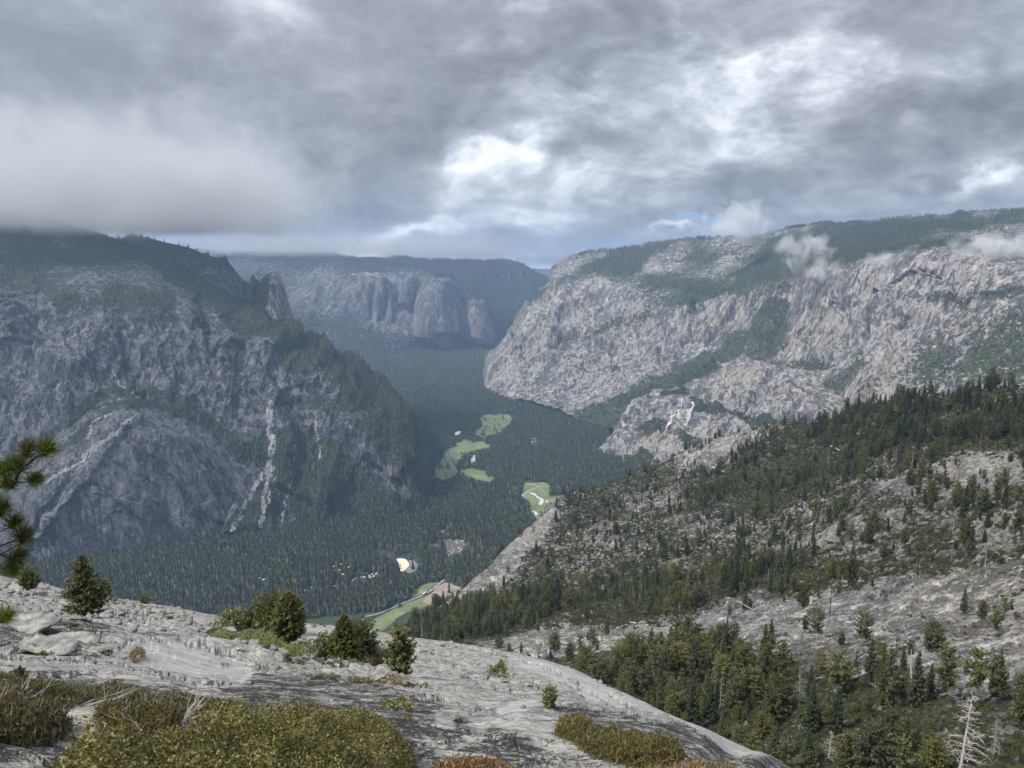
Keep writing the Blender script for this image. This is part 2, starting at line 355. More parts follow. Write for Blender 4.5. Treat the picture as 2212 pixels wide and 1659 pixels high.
class Land:
    """a landform surveyed as rows of sightings (x, y, range) from its skyline down to its foot"""
    def __init__(s, name, rows, x0, x1, nx, ny, disp=None, paint=None, mat=None, back=((400, -150), (1500, -700)), smooth_px=20, nback=8, label='', seamfix=False):
        s.name = name; s.px = np.linspace(x0, x1, nx); s.mat = mat
        PY = []; RR = []
        for r in rows:
            a = np.array(r, float); PY.append(np.interp(s.px, a[:, 0], a[:, 1])); RR.append(np.interp(s.px, a[:, 0], a[:, 2]))
        PY = np.array(PY); RR = np.array(RR); k = max(1, int(smooth_px/((x1-x0)/nx)))
        RR = box(box(RR, k, 1), k, 1)
        PY[1:] = box(PY[1:], max(1, k//2), 1)
        for i in range(1, len(PY)): PY[i] = np.maximum(PY[i], PY[i-1]+.3)
        w = np.abs(np.diff(PY, axis=0)).mean(1)+6; cum = np.concatenate([[0], np.cumsum(w)]); t = np.interp(np.linspace(0, cum[-1], ny), cum, np.arange(len(rows)))
        s.PY = pchip(t, PY); s.R = pchip(t, RR); s.PX = np.broadcast_to(s.px, s.PY.shape)
        P = sight(s.PX, s.PY, s.R)
        # rows over the crest
        top = P[0]; hd = top[:, :2]/np.linalg.norm(top[:, :2], axis=1, keepdims=True); B = []
        bx = np.array([0]+[b[0] for b in back], float); bz = np.array([0]+[b[1] for b in back], float)
        for q in np.linspace(bx[-1], 0, nback, endpoint=False):
            z = np.interp(q, bx, bz); B.append(np.concatenate([top[:, :2]+hd*q, (top[:, 2]+z)[:, None]], 1))
        s.nb = nback; P = np.concatenate([np.array(B), P], 0)
        du = np.gradient(P, axis=1); dv = np.gradient(P, axis=0); N = np.cross(dv, du); N /= np.linalg.norm(N, axis=2, keepdims=True)+1e-9
        N[N[..., 2] < -.2] *= -1; s.N = N
        px = np.concatenate([np.repeat(s.PX[:1], nback, 0), s.PX]); py = np.concatenate([np.repeat(s.PY[:1], nback, 0), s.PY]); s.qx, s.qy = px, py
        s.P0 = P
        if disp is not None: P = P+N*disp(s, P, px, py)[..., None]
        s.P = P; s.paint = paint(s, P, px, py) if paint else np.zeros(P.shape[:2]+(4,))
        ny2, nx2 = P.shape[:2]; i = np.arange(ny2-1)[:, None]*nx2; j = np.arange(nx2-1)[None]
        F = np.stack([i+j, i+nx2+j, i+nx2+j+1, i+j+1], -1).reshape(-1, 4)
        if seamfix is not None: pass
        if paint: s.paint[..., 0] -= 2.2*np.clip(s.paint[..., 1]-.38, 0, 1)
        me = mesh_np(name, P, F, mat, True, s.paint.reshape(-1, 4)); s.ob = add(name, me); tag(s.ob, label, kind='structure')
        s.ob['category'] = label_cat(name)
    def at(s, px, py):
        """the surface point seen nearest to a sighting"""
        j = int(np.clip(round((px-s.px[0])/(s.px[-1]-s.px[0])*(len(s.px)-1)), 0, len(s.px)-1))
        best = None
        for jj in range(max(0, j-3), min(len(s.px), j+4)):
            c = s.P[s.nb:, jj]; x, y, d = project(c); e = np.hypot(x-px, y-py); k = int(e.argmin())
            if best is None or e[k] < best[0]: best = (e[k], c[k], s.nb+k, jj)
        return best[1].copy(), best[2], best[3]
    def scatter(s, n, dens, jitter=True, rng=None, below=0):
        """n random points on the surface, density weight per world area"""
        rng = rng or RNG; P = s.P
        a = np.linalg.norm(np.cross(P[1:, :-1]-P[:-1, :-1], P[:-1, 1:]-P[:-1, :-1]), axis=2)*dens[:-1, :-1]
        a[:max(0, s.nb-3)] = 0
        c = np.cumsum(a.ravel()); k = np.searchsorted(c, rng.random(n)*c[-1]); k = np.minimum(k, a.size-1)
        i, j = np.unravel_index(k, a.shape); u = rng.random((n, 1)); v = rng.random((n, 1))
        Q = (P[i, j]*(1-u)+P[i, j+1]*u)*(1-v)+(P[i+1, j]*(1-u)+P[i+1, j+1]*u)*v
        return Q, i, j
def label_cat(name): return {'m': 'mountain', 'c': 'cliff', 'h': 'hill', 's': 'slope', 'd': 'rock dome'}.get(name[0], 'ground') if False else name.replace('_', ' ')
WCACHE = {}
def warp2(px, py, a, s):
    k = (id(px), id(py), a)
    if k in WCACHE and WCACHE[k][0] is px: return WCACHE[k][1]
    v = warp2_(px, py, a, s); WCACHE[k] = (px, v); return v
def warp2_(px, py, a, s):
    Z = np.stack([px/s, py/s, 0*px], -1); return px+a*(vnoise(Z, 301)+.5*vnoise(Z*2.7, 303)+.35*vnoise(Z*6, 305)), py+a*(vnoise(Z, 302)+.5*vnoise(Z*2.7, 304)+.35*vnoise(Z*6, 306))
def pmask(px, py, polys, r=3):
    px, py = warp2(px, py, 6.0, 26.)
    m = np.zeros(px.shape)
    for p in polys:
        k = 1.0
        if isinstance(p, tuple) and isinstance(p[0], float): k, p = p
        m = np.maximum(m, k*in_poly(px, py, p))
    return blur(m, r)
def lmask(px, py, lines):
    px, py = warp2(px, py, 4.0, 20.)
    m = np.zeros(px.shape)
    for L, w in lines: m = np.maximum(m, sstep(w, w*.4, line_dist(px, py, L)))
    return m
def row(xs, ys, rs): return list(zip(xs, ys, rs))
def floor_row(pts, dz=0, off=0): return [(x, y, float(range_at(x, y, FLOOR+dz))+off) for x, y in pts]

# ---- valley floor, one sheet to the horizon
g = np.array([[-17000, -8000, FLOOR], [17000, -8000, FLOOR], [17000, 19500, FLOOR], [-17000, 19500, FLOOR]], float)
tag(add('valley_floor', mesh_np('valley_floor', g, [[0, 1, 2, 3]], M['floor'])), 'dark forested valley floor between the granite walls', 'valley floor', kind='structure')

# ---- far hills in the gap
def far_disp(s, P, px, py): return fbm(P, 1500, 5, 3)*160
H1 = Land('far_hill', [row([1000, 1090, 1150, 1200, 1300, 1500], [566, 574, 580, 584, 590, 600], [17000]*6), row([1000, 1500], [640, 640], [13000, 13000])], 1000, 1500, 120, 40, far_disp, None, M['far_hill'], label='pale blue hill ridge far beyond the gap in the valley')

# ---- cathedral massif
def B_disp(s, P, px, py):
    a = sstep(1210, 1150, px)
    g = fbm(P, 700, 4, 11, aniso=(1, 1, 3.5), ridged=True, rot=False)*150*sstep(560, 600, py)*sstep(760, 700, py)
    return (g+fbm(P, 500, 6, 12)*70)*a+fbm(P, 120, 4, 13)*12
def B_paint(s, P, px, py):
    c = np.zeros(P.shape[:2]+(4,)); v = np.full(px.shape, .62)
    rock = pmask(px, py, [[(650, 600), (740, 608), (790, 618), (860, 600), (900, 605), (900, 700), (880, 728), (800, 715), (760, 672), (700, 655), (660, 640)]], 14)
    v = v-rock*.5; v += .18*sstep(980, 1040, px)+.1*sstep(570, 552, py)
    cliff2 = pmask(px, py, [[(455, 560), (620, 585), (700, 640), (740, 720), (640, 660), (560, 620)]], 14); v -= .25*cliff2
    c[..., 0] = v+fbm(P, 600, 4, 5)*.22
    c[..., 1] = pmask(px, py, [[(745, 596), (800, 600), (862, 606), (850, 618), (836, 622), (800, 612), (745, 603)]], 3)*.62+lmask(px, py, [([(713, 605), (716, 640), (722, 660)], 3), ([(742, 690), (775, 728), (800, 748)], 5)])*.40
    return c
B = Land('distant_mountain', [
    row([300, 420, 500, 600, 700, 800, 900, 1000, 1060, 1100, 1150, 1190, 1240, 1300], [530, 538, 540, 545, 548, 552, 557, 559, 560, 568, 583, 602, 635, 690], [11500, 11500, 11500, 11400, 11200, 11000, 11000, 11000, 11000, 11000, 10900, 10800, 10700, 10500]),
    row([300, 640, 740, 800, 860, 900, 985, 1060, 1130, 1190, 1300], [600, 600, 604, 612, 606, 610, 612, 625, 640, 655, 710], [10300, 10200, 9900, 9800, 9700, 9700, 10200, 10400, 10400, 10400, 10300]),
    row([300, 640, 740, 800, 900, 1000, 1100, 1190, 1300], [680, 680, 680, 700, 700, 690, 690, 700, 730], [9700, 9500, 9400, 9300, 9300, 9800, 10100, 10100, 10100]),
    floor_row([(300, 800), (640, 800), (720, 790), (800, 775), (880, 762), (960, 756), (1060, 744), (1110, 735), (1200, 733), (1300, 735)], -20)],
    300, 1300, 520, 210, B_disp, B_paint, M['far_rock'], label='hazy blue mountain with granite cliffs under cloud at the end of the valley')

def pillar(name, outline, R0, bulge, nx, ny, mat, paint=None, rough=25, aw=90, label='', back=900, seed=1, prof=.7):
    """free standing rock tower: outline rows (y, left x, right x) from summit to foot, rounded plan, closed behind"""
    a = np.array(outline, float); ys = np.linspace(a[0, 0], a[-1, 0], ny); xl = np.interp(ys, a[:, 0], a[:, 1]); xr = np.interp(ys, a[:, 0], a[:, 2])
    u = np.linspace(0, 1, nx)
    X = xl[:, None]+(xr-xl)[:, None]*u; Y = np.broadcast_to(ys[:, None], X.shape).copy()
    wid = (xr-xl)/max(xr-xl); vv = np.linspace(0, 1, ny)[:, None]
    R = R0-bulge*(np.sin(np.pi*np.clip(u, 0, 1))[None]**prof)*np.clip(wid, .15, 1)[:, None]**.6-bulge*.45*vv
    P = sight(X, Y, R)
    hd = P[..., :2]/np.linalg.norm(P[..., :2], axis=2, keepdims=True)
    n1 = fbm(P, aw, 5, seed, aniso=(1, 1, 5), ridged=True, rot=False)*rough+fbm(P, aw*1.5, 5, seed+9)*rough*.8
    edge = np.sin(np.pi*u)[None]**.3
    P[..., :2] += hd*(n1*edge)[..., None]; P[..., 2] += fbm(P, aw*.6, 4, seed+4)*rough*.25
    # side and back skirts
    L = P[:, 0].copy(); Rr = P[:, -1].copy(); T = P[0].copy()
    L[:, :2] += hd[:, 0]*back; Rr[:, :2] += hd[:, -1]*back
    cols = np.concatenate([L[:, None], P, Rr[:, None]], 1)
    T2 = cols[0].copy(); hh = T2[:, :2]/np.linalg.norm(T2[:, :2], axis=1, keepdims=True); T2[:, :2] += hh*back*.8; T2[:, 2] -= back*.25
    G_ = np.concatenate([T2[None], cols], 0); ny2, nx2 = G_.shape[:2]
    c = np.zeros((ny2, nx2, 4))
    if paint is not None:
        px = np.pad(X, ((1, 0), (1, 1)), mode='edge'); py = np.pad(Y, ((1, 0), (1, 1)), mode='edge'); c = paint(G_, px, py)
    i = np.arange(ny2-1)[:, None]*nx2; j = np.arange(nx2-1)[None]
    F = np.stack([i+j, i+nx2+j, i+nx2+j+1, i+j+1], -1).reshape(-1, 4)
    o = add(name, mesh_np(name, G_, F, mat, True, c.reshape(-1, 4))); tag(o, label, name.replace('_', ' '), kind='structure')
    return P
def p_cath(P, px, py):
    c = np.zeros(P.shape[:2]+(4,)); c[..., 0] = .32*sstep(625, 602, py)+.08; c[..., 2] = lmask(px, py, [([(935, 640), (925, 700), (931, 740)], 3), ([(968, 640), (962, 690), (968, 740)], 3)])*.5; return c
def p_plain(P, px, py):
    c = np.zeros(P.shape[:2]+(4,)); c[..., 0] = .18; return c
pillar('granite_tower', [(601, 926, 962), (607, 916, 974), (616, 910, 976), (640, 900, 980), (660, 896, 982), (700, 892, 996), (716, 890, 998), (728, 893, 975), (744, 931, 974), (754, 955, 970)], 9250, 330, 130, 150, M['far_rock'], p_cath, 30, 130, 'tallest ribbed granite tower of the cathedral group above the valley forest', seed=31)
pillar('granite_dome', [(650, 1026, 1036), (656, 1014, 1046), (676, 998, 1052), (700, 996, 1060), (730, 1000, 1069), (742, 1020, 1069)], 9350, 220, 80, 90, M['far_rock'], p_cath, 26, 120, 'round topped brownish granite dome right of the tallest tower', seed=41)
pillar('granite_pillar', [(592, 884, 892), (600, 874, 900), (640, 861, 898), (655, 858, 896), (668, 872, 894), (705, 876, 892)], 9450, 150, 50, 90, M['far_rock'], p_plain, 22, 110, 'slim granite pillar just left of the tallest tower', seed=51)
for q, ol in enumerate([[(612, 792, 800), (640, 782, 806), (690, 770, 806), (712, 778, 800)], [(600, 815, 838), (640, 806, 835), (700, 800, 826), (724, 806, 822)], [(622, 842, 846), (650, 836, 850), (700, 828, 856), (738, 835, 852)]]):
    pillar('rock_spire', ol, 9500-q*50, 130, 34, 80, M['far_rock'], p_plain, 22, 100, ['leftmost of the grey spires on the distant cliff', 'middle spire of the three on the distant cliff', 'thin pointed spire at the right of the distant spires'][q], seed=60+q*7)

# ---- sentinel ridge
def C_disp(s, P, px, py):
    return fbm(P, 300, 5, 21, aniso=(1, 1, 3), ridged=True, rot=False)*45*sstep(540, 600, py)+fbm(P, 160, 5, 22)*22
def C_paint(s, P, px, py):
    c = np.zeros(P.shape[:2]+(4,)); cl = pmask(px, py, [[(410, 590), (455, 580), (500, 590), (545, 620), (560, 640), (560, 720), (470, 680), (420, 640)]], 8)
    c[..., 0] = .68-.48*cl+.0*px; c[..., 0] += fbm(P, 200, 4, 6)*.25; c[..., 0] = np.where(px > 640, .75, c[..., 0]); c[..., 2] = .3*cl
    return c
C = Land('forested_ridge', [
    row([150, 220, 262, 275, 290, 340, 400, 440, 470, 484, 490, 500, 520, 540, 547, 553, 560, 600, 640, 665, 700, 734, 800, 860, 930], [528, 524, 512, 506, 504, 518, 534, 549, 563, 560, 572, 590, 606, 618, 600, 604, 622, 690, 728, 748, 778, 802, 852, 900, 960], [5600, 5500, 5400, 5350, 5300, 5200, 5100, 5000, 4900, 4900, 4880, 4860, 4850, 4850, 4850, 4850, 4850, 4850, 4850, 4870, 4900, 5000, 5150, 5300, 5500]),
    row([150, 400, 500, 600, 700, 800, 930], [640, 660, 700, 770, 830, 900, 990], [5000, 4750, 4650, 4600, 4650, 4850, 5100]),
    floor_row([(150, 1000), (400, 1000), (600, 1000), (700, 990), (800, 970), (860, 965), (930, 995)], -20)],
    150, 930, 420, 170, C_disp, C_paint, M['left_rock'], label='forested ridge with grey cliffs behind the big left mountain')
def p_sent(P, px, py):
    c = np.zeros(P.shape[:2]+(4,)); left = sstep(592, 576, px-(py-590)*.0)*sstep(700, 640, py)
    c[..., 0] = .45*left; c[..., 2] = .75*left; c[..., 1] = .34*sstep(580, 596, px)+.3*sstep(566, 600, px)*sstep(680, 725, py); return c
SENT = pillar('sentinel_rock', [(587, 589, 593), (592, 583, 600), (600, 573, 605), (612, 562, 610), (630, 554, 616), (660, 548, 622), (700, 545, 634), (740, 545, 645), (775, 560, 650)], 4760, 330, 110, 150, M['right_rock'], p_sent, 20, 110, 'sharp pale sentinel rock tower rising behind the left mountain ridge', seed=71, prof=.8)
pillar('rock_spire', [(596, 545, 547), (605, 541, 551), (625, 535, 556), (660, 530, 560)], 4820, 90, 24, 40, M['left_rock'], p_plain, 12, 60, 'small dark double spire just left of the sentinel tower', seed=77)

# ---- big left mountain
def D_disp(s, P, px, py):
    cliff = sstep(600, 720, py+(px-300)*-.12)
    g = fbm(P, 330, 4, 31, aniso=(1, 1, 4), ridged=True, rot=False)*95*cliff
    g += fbm(P, 110, 4, 33, aniso=(1, 1, 5), ridged=True, rot=False)*40*cliff
    big = lmask(px, py, [([(262, 740), (278, 800), (300, 850)], 16), ([(430, 650), (445, 720), (455, 790)], 14), ([(640, 870), (650, 960), (640, 1050)], 20), ([(520, 760), (515, 850), (510, 900)], 14)])
    return g*.75-big*22+fbm(P, 280, 5, 32, gain=.40, aniso=(1, 1, 1.8))*26+facets(P, 170, (1, 1, 4.5), 35)*19*cliff+facets(P, 50, (1, 1, 4), 36)*3.5*(.3+.7*cliff)+fbm(P, 30, 3, 34, aniso=(1, 1, 2.5))*2
def D_paint(s, P, px, py):
    c = np.zeros(P.shape[:2]+(4,))
    sky_y = np.interp(px[0], s.px, s.PY[0])[None]
    v = .74*sstep(120+60*0, 70, np.maximum(0, py-sky_y)-60*sstep(420, 100, px)-20) # forested shoulder
    v = np.where(px > 380, .78*sstep(75, 5, (py-sky_y)-60*fbm(P, 130, 4, 9, aniso=(1, 1, 2.5))), v*(.8+.5*fbm(P, 120, 4, 19, aniso=(1, 1, 2))))
    v = v-.45*pmask(px, py, [[(70, 582), (120, 574), (190, 580), (250, 572), (320, 575), (345, 600), (330, 625), (260, 612), (190, 640), (110, 620)], [(75, 510), (160, 512), (165, 524), (80, 524)], [(0, 640), (60, 625), (100, 640), (90, 700), (0, 700)]], 8)
    talus = pmask(px, py, [[(500, 985), (560, 960), (640, 930), (720, 960), (860, 1075), (910, 1108), (800, 1130), (640, 1155), (480, 1170), (500, 1120), (545, 1070), (560, 1020)]], 6)
    v += .62*talus
    v += pmask(px, py, [[(250, 835), (330, 850), (430, 900), (520, 960), (560, 1010), (500, 1000), (440, 950), (360, 895), (290, 862), (240, 860), (200, 900), (140, 950), (100, 985), (60, 990), (120, 930), (190, 870)]], 4)*.62
    v += pmask(px, py, [[(430, 770), (520, 800), (560, 880), (470, 850)], [(640, 800), (780, 900), (860, 990), (840, 1010), (740, 930), (640, 870)]], 16)*.28
    c[..., 0] = v*.86+.22+fbm(P, 180, 4, 8)*.24+fbm(P, 70, 4, 18, aniso=(1, 1, 4))*.22
    c[..., 1] = lmask(px, py, [([(582, 888), (584, 935), (590, 990), (582, 1020)], 12), ([(590, 990), (565, 1045), (540, 1090), (518, 1130), (500, 1172)], 10), ([(590, 990), (578, 1060), (572, 1110), (566, 1145)], 9), ([(596, 1010), (590, 1060), (584, 1100)], 5), ([(634, 950), (638, 1000), (628, 1050), (612, 1100), (610, 1130)], 5), ([(684, 910), (690, 960), (688, 1000)], 4), ([(245, 812), (262, 838), (272, 850)], 3), ([(110, 770), (150, 745), (185, 725), (210, 705)], 2.2)])*(.60+.22*fbm(P, 28, 3, 37))
    c[..., 1] += pmask(px, py, [[(-200, 810), (40, 812), (70, 840), (60, 940), (-200, 950)]], 12)*.30+.2*pmask(px, py, [[(130, 870), (190, 850), (170, 880), (110, 930)]], 4)
    c[..., 2] = lmask(px, py, [([(258, 735), (264, 760), (266, 790), (276, 830), (290, 855)], 4), ([(268, 775), (284, 815), (298, 855)], 3.5), ([(136, 700), (142, 745), (158, 780)], 3.5), ([(170, 720), (176, 760), (180, 790)], 3), ([(365, 720), (375, 770), (380, 800)], 3.5), ([(620, 870), (626, 900), (630, 960)], 4), ([(430, 640), (438, 690), (446, 760)], 3), ([(300, 660), (330, 700), (345, 740)], 3), ([(500, 780), (498, 830), (490, 870)], 3)])*.85
    c[..., 2] += .12*fbm(P, 90, 3, 28, aniso=(1, 1, 6))
    return c
xs = [-220, 0, 100, 150, 220, 280, 330, 400, 450, 500, 560, 600, 640, 680, 730, 780, 820, 850, 868, 885, 912]
D = Land('left_mountain', [
    row(xs, [470, 472, 480, 494, 522, 547, 567, 610, 646, 681, 706, 733, 766, 791, 831, 863, 896, 936, 986, 1045, 1108], [5000, 4900, 4850, 4800, 4700, 4600, 4500, 4350, 4200, 4100, 3950, 3850, 3750, 3680, 3600, 3500, 3420, 3380, 3340, 3290, 3160]),
    row([-220, 0, 200, 300, 400, 500, 600, 700, 800, 860, 912], [650, 640, 640, 645, 680, 735, 795, 862, 935, 1000, 1109], [4150, 4050, 3980, 3950, 3880, 3780, 3640, 3480, 3340, 3280, 3158]),
    row([-220, 0, 200, 400, 600, 700, 800, 870, 912], [820, 820, 820, 840, 890, 930, 985, 1050, 1110], [3700, 3620, 3580, 3540, 3440, 3360, 3270, 3220, 3155]),
    row([-220, 0, 200, 400, 600, 700, 800, 870, 912], [1010, 1010, 1000, 1000, 1020, 1030, 1050, 1080, 1111], [3480, 3400, 3360, 3300, 3230, 3210, 3190, 3170, 3150]),
    floor_row([(-220, 1240), (0, 1225), (210, 1200), (480, 1168), (640, 1156), (800, 1135), (912, 1114)], -15)],
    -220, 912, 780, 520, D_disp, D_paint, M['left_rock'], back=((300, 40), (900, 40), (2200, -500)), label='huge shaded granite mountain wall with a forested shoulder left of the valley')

def D2_disp(s, P, px, py):
    g = fbm(P@np.array([[1, 0, 0], [0, 1, 0], [.9, 0, 1]]), 160, 4, 41, aniso=(1, 1, 3), ridged=True, rot=False)*26
    steps = lmask(px, py, [([(82, 1158), (135, 1088), (190, 1025), (250, 943), (300, 905)], 14), ([(60, 1190), (75, 1120), (140, 1040)], 10)])
    PS = P@np.array([[1, 0, 0], [0, 1, 0], [.9, 0, 1]]); return g*.5+fbm(P, 150, 5, 42, gain=.42)*14+steps*16+facets(PS, 80, (1, 1, 3.5), 45)*9+facets(PS, 26, (1, 1, 5), 46)*1.8
def D2_paint(s, P, px, py):
    c = np.zeros(P.shape[:2]+(4,))
    c[..., 0] = .06+.62*pmask(px, py, [[(200, 900), (235, 866), (270, 850), (340, 862), (420, 905), (380, 905), (320, 885), (262, 880), (215, 925), (150, 975), (110, 990)]], 4)+fbm(P, 90, 4, 44)*.2+.2*pmask(px, py, [[(420, 930), (560, 1010), (560, 1040), (480, 1000)], [(150, 1060), (230, 1020), (220, 1060), (150, 1100)]], 6)
    c[..., 1] = lmask(px, py, [([(84, 1158), (100, 1125), (135, 1088), (175, 1050), (190, 1040)], 7), ([(72, 1200), (78, 1165), (95, 1130)], 5), ([(95, 1045), (150, 1015), (185, 985), (215, 965), (255, 942)], 6), ([(190, 950), (205, 920), (240, 895)], 5), ([(170, 1010), (230, 955), (310, 900)], 3), ([(255, 950), (275, 935)], 4), ([(230, 1100), (290, 1060)], 2.5), ([(520, 985), (555, 1012)], 3)])*(.5+.3*fbm(P, 25, 3, 47))+.10
    c[..., 2] = lmask(px, py, [([(190, 1165), (195, 1145), (230, 1120), (290, 1085)], 2.5), ([(292, 1050), (340, 1044)], 2), ([(85, 1172), (110, 1180), (118, 1215)], 2), ([(150, 1060), (155, 1000)], 3), ([(400, 1060), (420, 1100)], 2)])*.9
    c[..., 2] += pmask(px, py, [[(150, 1030), (180, 1030), (178, 1075), (145, 1080)]], 4)*.5
    return c
D2 = Land('granite_buttress', [
    row([-220, 0, 60, 110, 180, 230, 262, 285, 330, 400, 470, 520, 558, 575], [1075, 1010, 985, 955, 905, 868, 857, 857, 868, 900, 950, 988, 1018, 1040], [3420, 3380, 3370, 3350, 3330, 3310, 3300, 3300, 3300, 3290, 3275, 3255, 3230, 3200]),
    row([-220, 0, 100, 200, 300, 400, 500, 575], [1130, 1080, 1010, 960, 930, 960, 1020, 1042], [3300, 3260, 3200, 3160, 3140, 3150, 3180, 3195]),
    row([-220, 0, 100, 200, 300, 400, 500, 575], [1180, 1140, 1090, 1060, 1050, 1060, 1080, 1044], [3210, 3170, 3100, 3060, 3050, 3065, 3120, 3190]),
    row([-220, 0, 70, 210, 300, 400, 490, 530, 575], [1235, 1222, 1215, 1196, 1185, 1172, 1158, 1095, 1046], [3110, 3085, 3075, 3030, 3010, 3010, 3040, 3100, 3185]),
    floor_row([(-220, 1262), (0, 1246), (210, 1216), (400, 1190), (480, 1176)], -15)+[(492, 1162, 3050), (532, 1099, 3110), (575, 1049, 3195)]],
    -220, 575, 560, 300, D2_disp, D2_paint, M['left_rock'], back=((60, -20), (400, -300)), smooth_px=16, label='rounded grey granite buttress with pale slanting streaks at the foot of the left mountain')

# ---- right wall with the big captain-like prow
def E_disp(s, P, px, py):
    cl = sstep(600, 650, py)
    g = fbm(P, 420, 4, 51, aniso=(1, 1, 4), ridged=True, rot=False)*100*cl+fbm(P, 130, 4, 53, aniso=(1, 1, 5), ridged=True, rot=False)*46*cl
    prow = lmask(px, py, [([(1225, 620), (1195, 700), (1180, 760)], 26)]); corner = lmask(px, py, [([(1500, 660), (1490, 720), (1470, 780)], 9), ([(1890, 630), (1885, 700), (1870, 770)], 8), ([(1420, 760), (1440, 810)], 8)])
    arch = lmask(px, py, [([(1915, 620), (1950, 596), (2000, 583), (2030, 600)], 5)])
    side = sstep(1048, 1150, px)
    k_ = .3+.7*side; return (g*.5*k_+prow*60-corner*70-arch*25)+fbm(P, 380, 5, 52, gain=.40, aniso=(1, 1, 1.8))*36*k_+(facets(P, 280, (1, 1, 4.5), 55)*36*cl+facets(P, 85, (1, 1, 5), 56)*6*(.3+.7*cl)+facets(P, 34, (1, 1, 4), 69)*1.5)*k_
def E_paint(s, P, px, py):
    c = np.zeros(P.shape[:2]+(4,)); rim = np.interp(px[0], [1048, 1186, 1224, 1281, 1330, 1400, 1506, 1600, 1680, 1755, 1821, 1883, 1961, 2024, 2086, 2211, 2400], [800, 632, 622, 602, 615, 625, 640, 630, 610, 588, 581, 569, 556, 551, 560, 585, 600])[None]
    up = sstep(8, -14, py-rim)
    v = up*(.40+fbm(P, 260, 5, 57)*.55)
    # forest bands on the plateau
    v += up*.5*pmask(px, py, [[(1660, 515), (1760, 490), (2000, 474), (2300, 455), (2300, 480), (2050, 490), (1950, 515), (1900, 540), (1800, 560), (1720, 575), (1640, 600), (1560, 600), (1640, 560)], [(1790, 500), (1950, 505), (1960, 540), (2060, 520), (2100, 535), (1960, 545), (1880, 560), (1790, 565)], [(1240, 575), (1330, 548), (1400, 535), (1460, 525), (1400, 565), (1350, 590), (1290, 590)]], 6)
    v -= up*.45*pmask(px, py, [[(1185, 575), (1300, 543), (1320, 548), (1225, 590), (1200, 625), (1180, 630)], [(1380, 575), (1420, 545), (1470, 525), (1500, 535), (1470, 575), (1400, 590)], [(1500, 580), (1560, 555), (1620, 570), (1590, 600), (1520, 610)], [(2070, 510), (2220, 490), (2300, 490), (2300, 525), (2100, 520)], [(1780, 585), (1960, 556), (2090, 552), (2300, 590), (2300, 530), (2180, 560), (2000, 545)]], 6)
    gully = pmask(px, py, [[(1711, 655), (1680, 650), (1640, 690), (1580, 725), (1540, 770), (1480, 800), (1421, 822), (1360, 848), (1300, 880), (1235, 905), (1255, 925), (1335, 950), (1420, 905), (1480, 850), (1540, 815), (1617, 780), (1692, 757), (1702, 713)]], 4)
    v += gully*(.62+fbm(P, 90, 4, 59)*.35)
    v += .55*pmask(px, py, [[(1740, 900), (1770, 850), (1830, 820), (1870, 768), (1880, 790), (1850, 850), (1800, 890)], [(1218, 750), (1225, 725), (1262, 718), (1262, 735), (1240, 748)], [(1250, 750), (1300, 710), (1390, 668), (1430, 668), (1330, 715), (1290, 745)], [(1400, 668), (1480, 645), (1560, 625), (1560, 640), (1450, 675)],
        [(1917, 657), (1980, 645), (2100, 640), (2230, 628), (2230, 648), (2100, 655), (1980, 655)], [(1600, 770), (1700, 780), (1790, 795), (1840, 800), (1760, 812), (1690, 800)], [(1170, 700), (1190, 690), (1195, 705), (1175, 715)], [(1320, 790), (1355, 790), (1350, 806), (1325, 806)]], 5)
    v += pmask(px, py, [[(1990, 760), (2070, 715), (2150, 700), (2300, 690), (2300, 860), (1960, 860), (1970, 800)]], 14)*.42
    v += .3*pmask(px, py, [[(1330, 625), (1420, 600), (1640, 590), (1760, 592), (1700, 640), (1600, 660), (1480, 665), (1360, 650)]], 10)
    foot = sstep(18, 0, np.interp(px[0], [1048, 1100, 1150, 1200, 1235], [846, 872, 882, 899, 908])[None]-py)*sstep(1240, 1230, px); v += foot*.2
    c[..., 0] = v+.17+fbm(P, 160, 4, 58)*.28+fbm(P, 60, 4, 68, aniso=(1, 1, 1.6))*.2
    pl = .26*up+lmask(px, py, [([(1340, 800), (1300, 850), (1245, 878)], 7), ([(1205, 868), (1130, 858), (1100, 850)], 6), ([(1255, 895), (1280, 860), (1310, 810)], 8), ([(1178, 695), (1200, 662), (1222, 640)], 17), ([(1090, 780), (1130, 715), (1160, 670)], 7), ([(1878, 770), (1893, 690), (1915, 640)], 3)])*.42
    pl += .36*pmask(px, py, [[(1930, 625), (1960, 590), (2010, 575), (2060, 590), (2070, 635), (1990, 640)], [(2034, 665), (2050, 668), (2052, 685), (2036, 686)]], 5)
    c[..., 1] = pl
    c[..., 2] = lmask(px, py, [([(1506, 660), (1498, 700), (1480, 740), (1472, 790), (1462, 812)], 5), ([(1855, 590), (1858, 615)], 3), ([(1985, 595), (1990, 640)], 3), ([(2012, 600), (2014, 640)], 2.5), ([(1915, 625), (1940, 600), (1985, 590), (2030, 596)], 3), ([(1232, 805), (1265, 805), (1275, 816)], 2.5), ([(1195, 782), (1240, 784), (1290, 780)], 3), ([(1355, 790), (1358, 840)], 2), ([(1310, 720), (1300, 760)], 2), ([(1880, 740), (1860, 800)], 3), ([(1700, 700), (1690, 760)], 4), ([(1655, 690), (1640, 740)], 3)])*.8
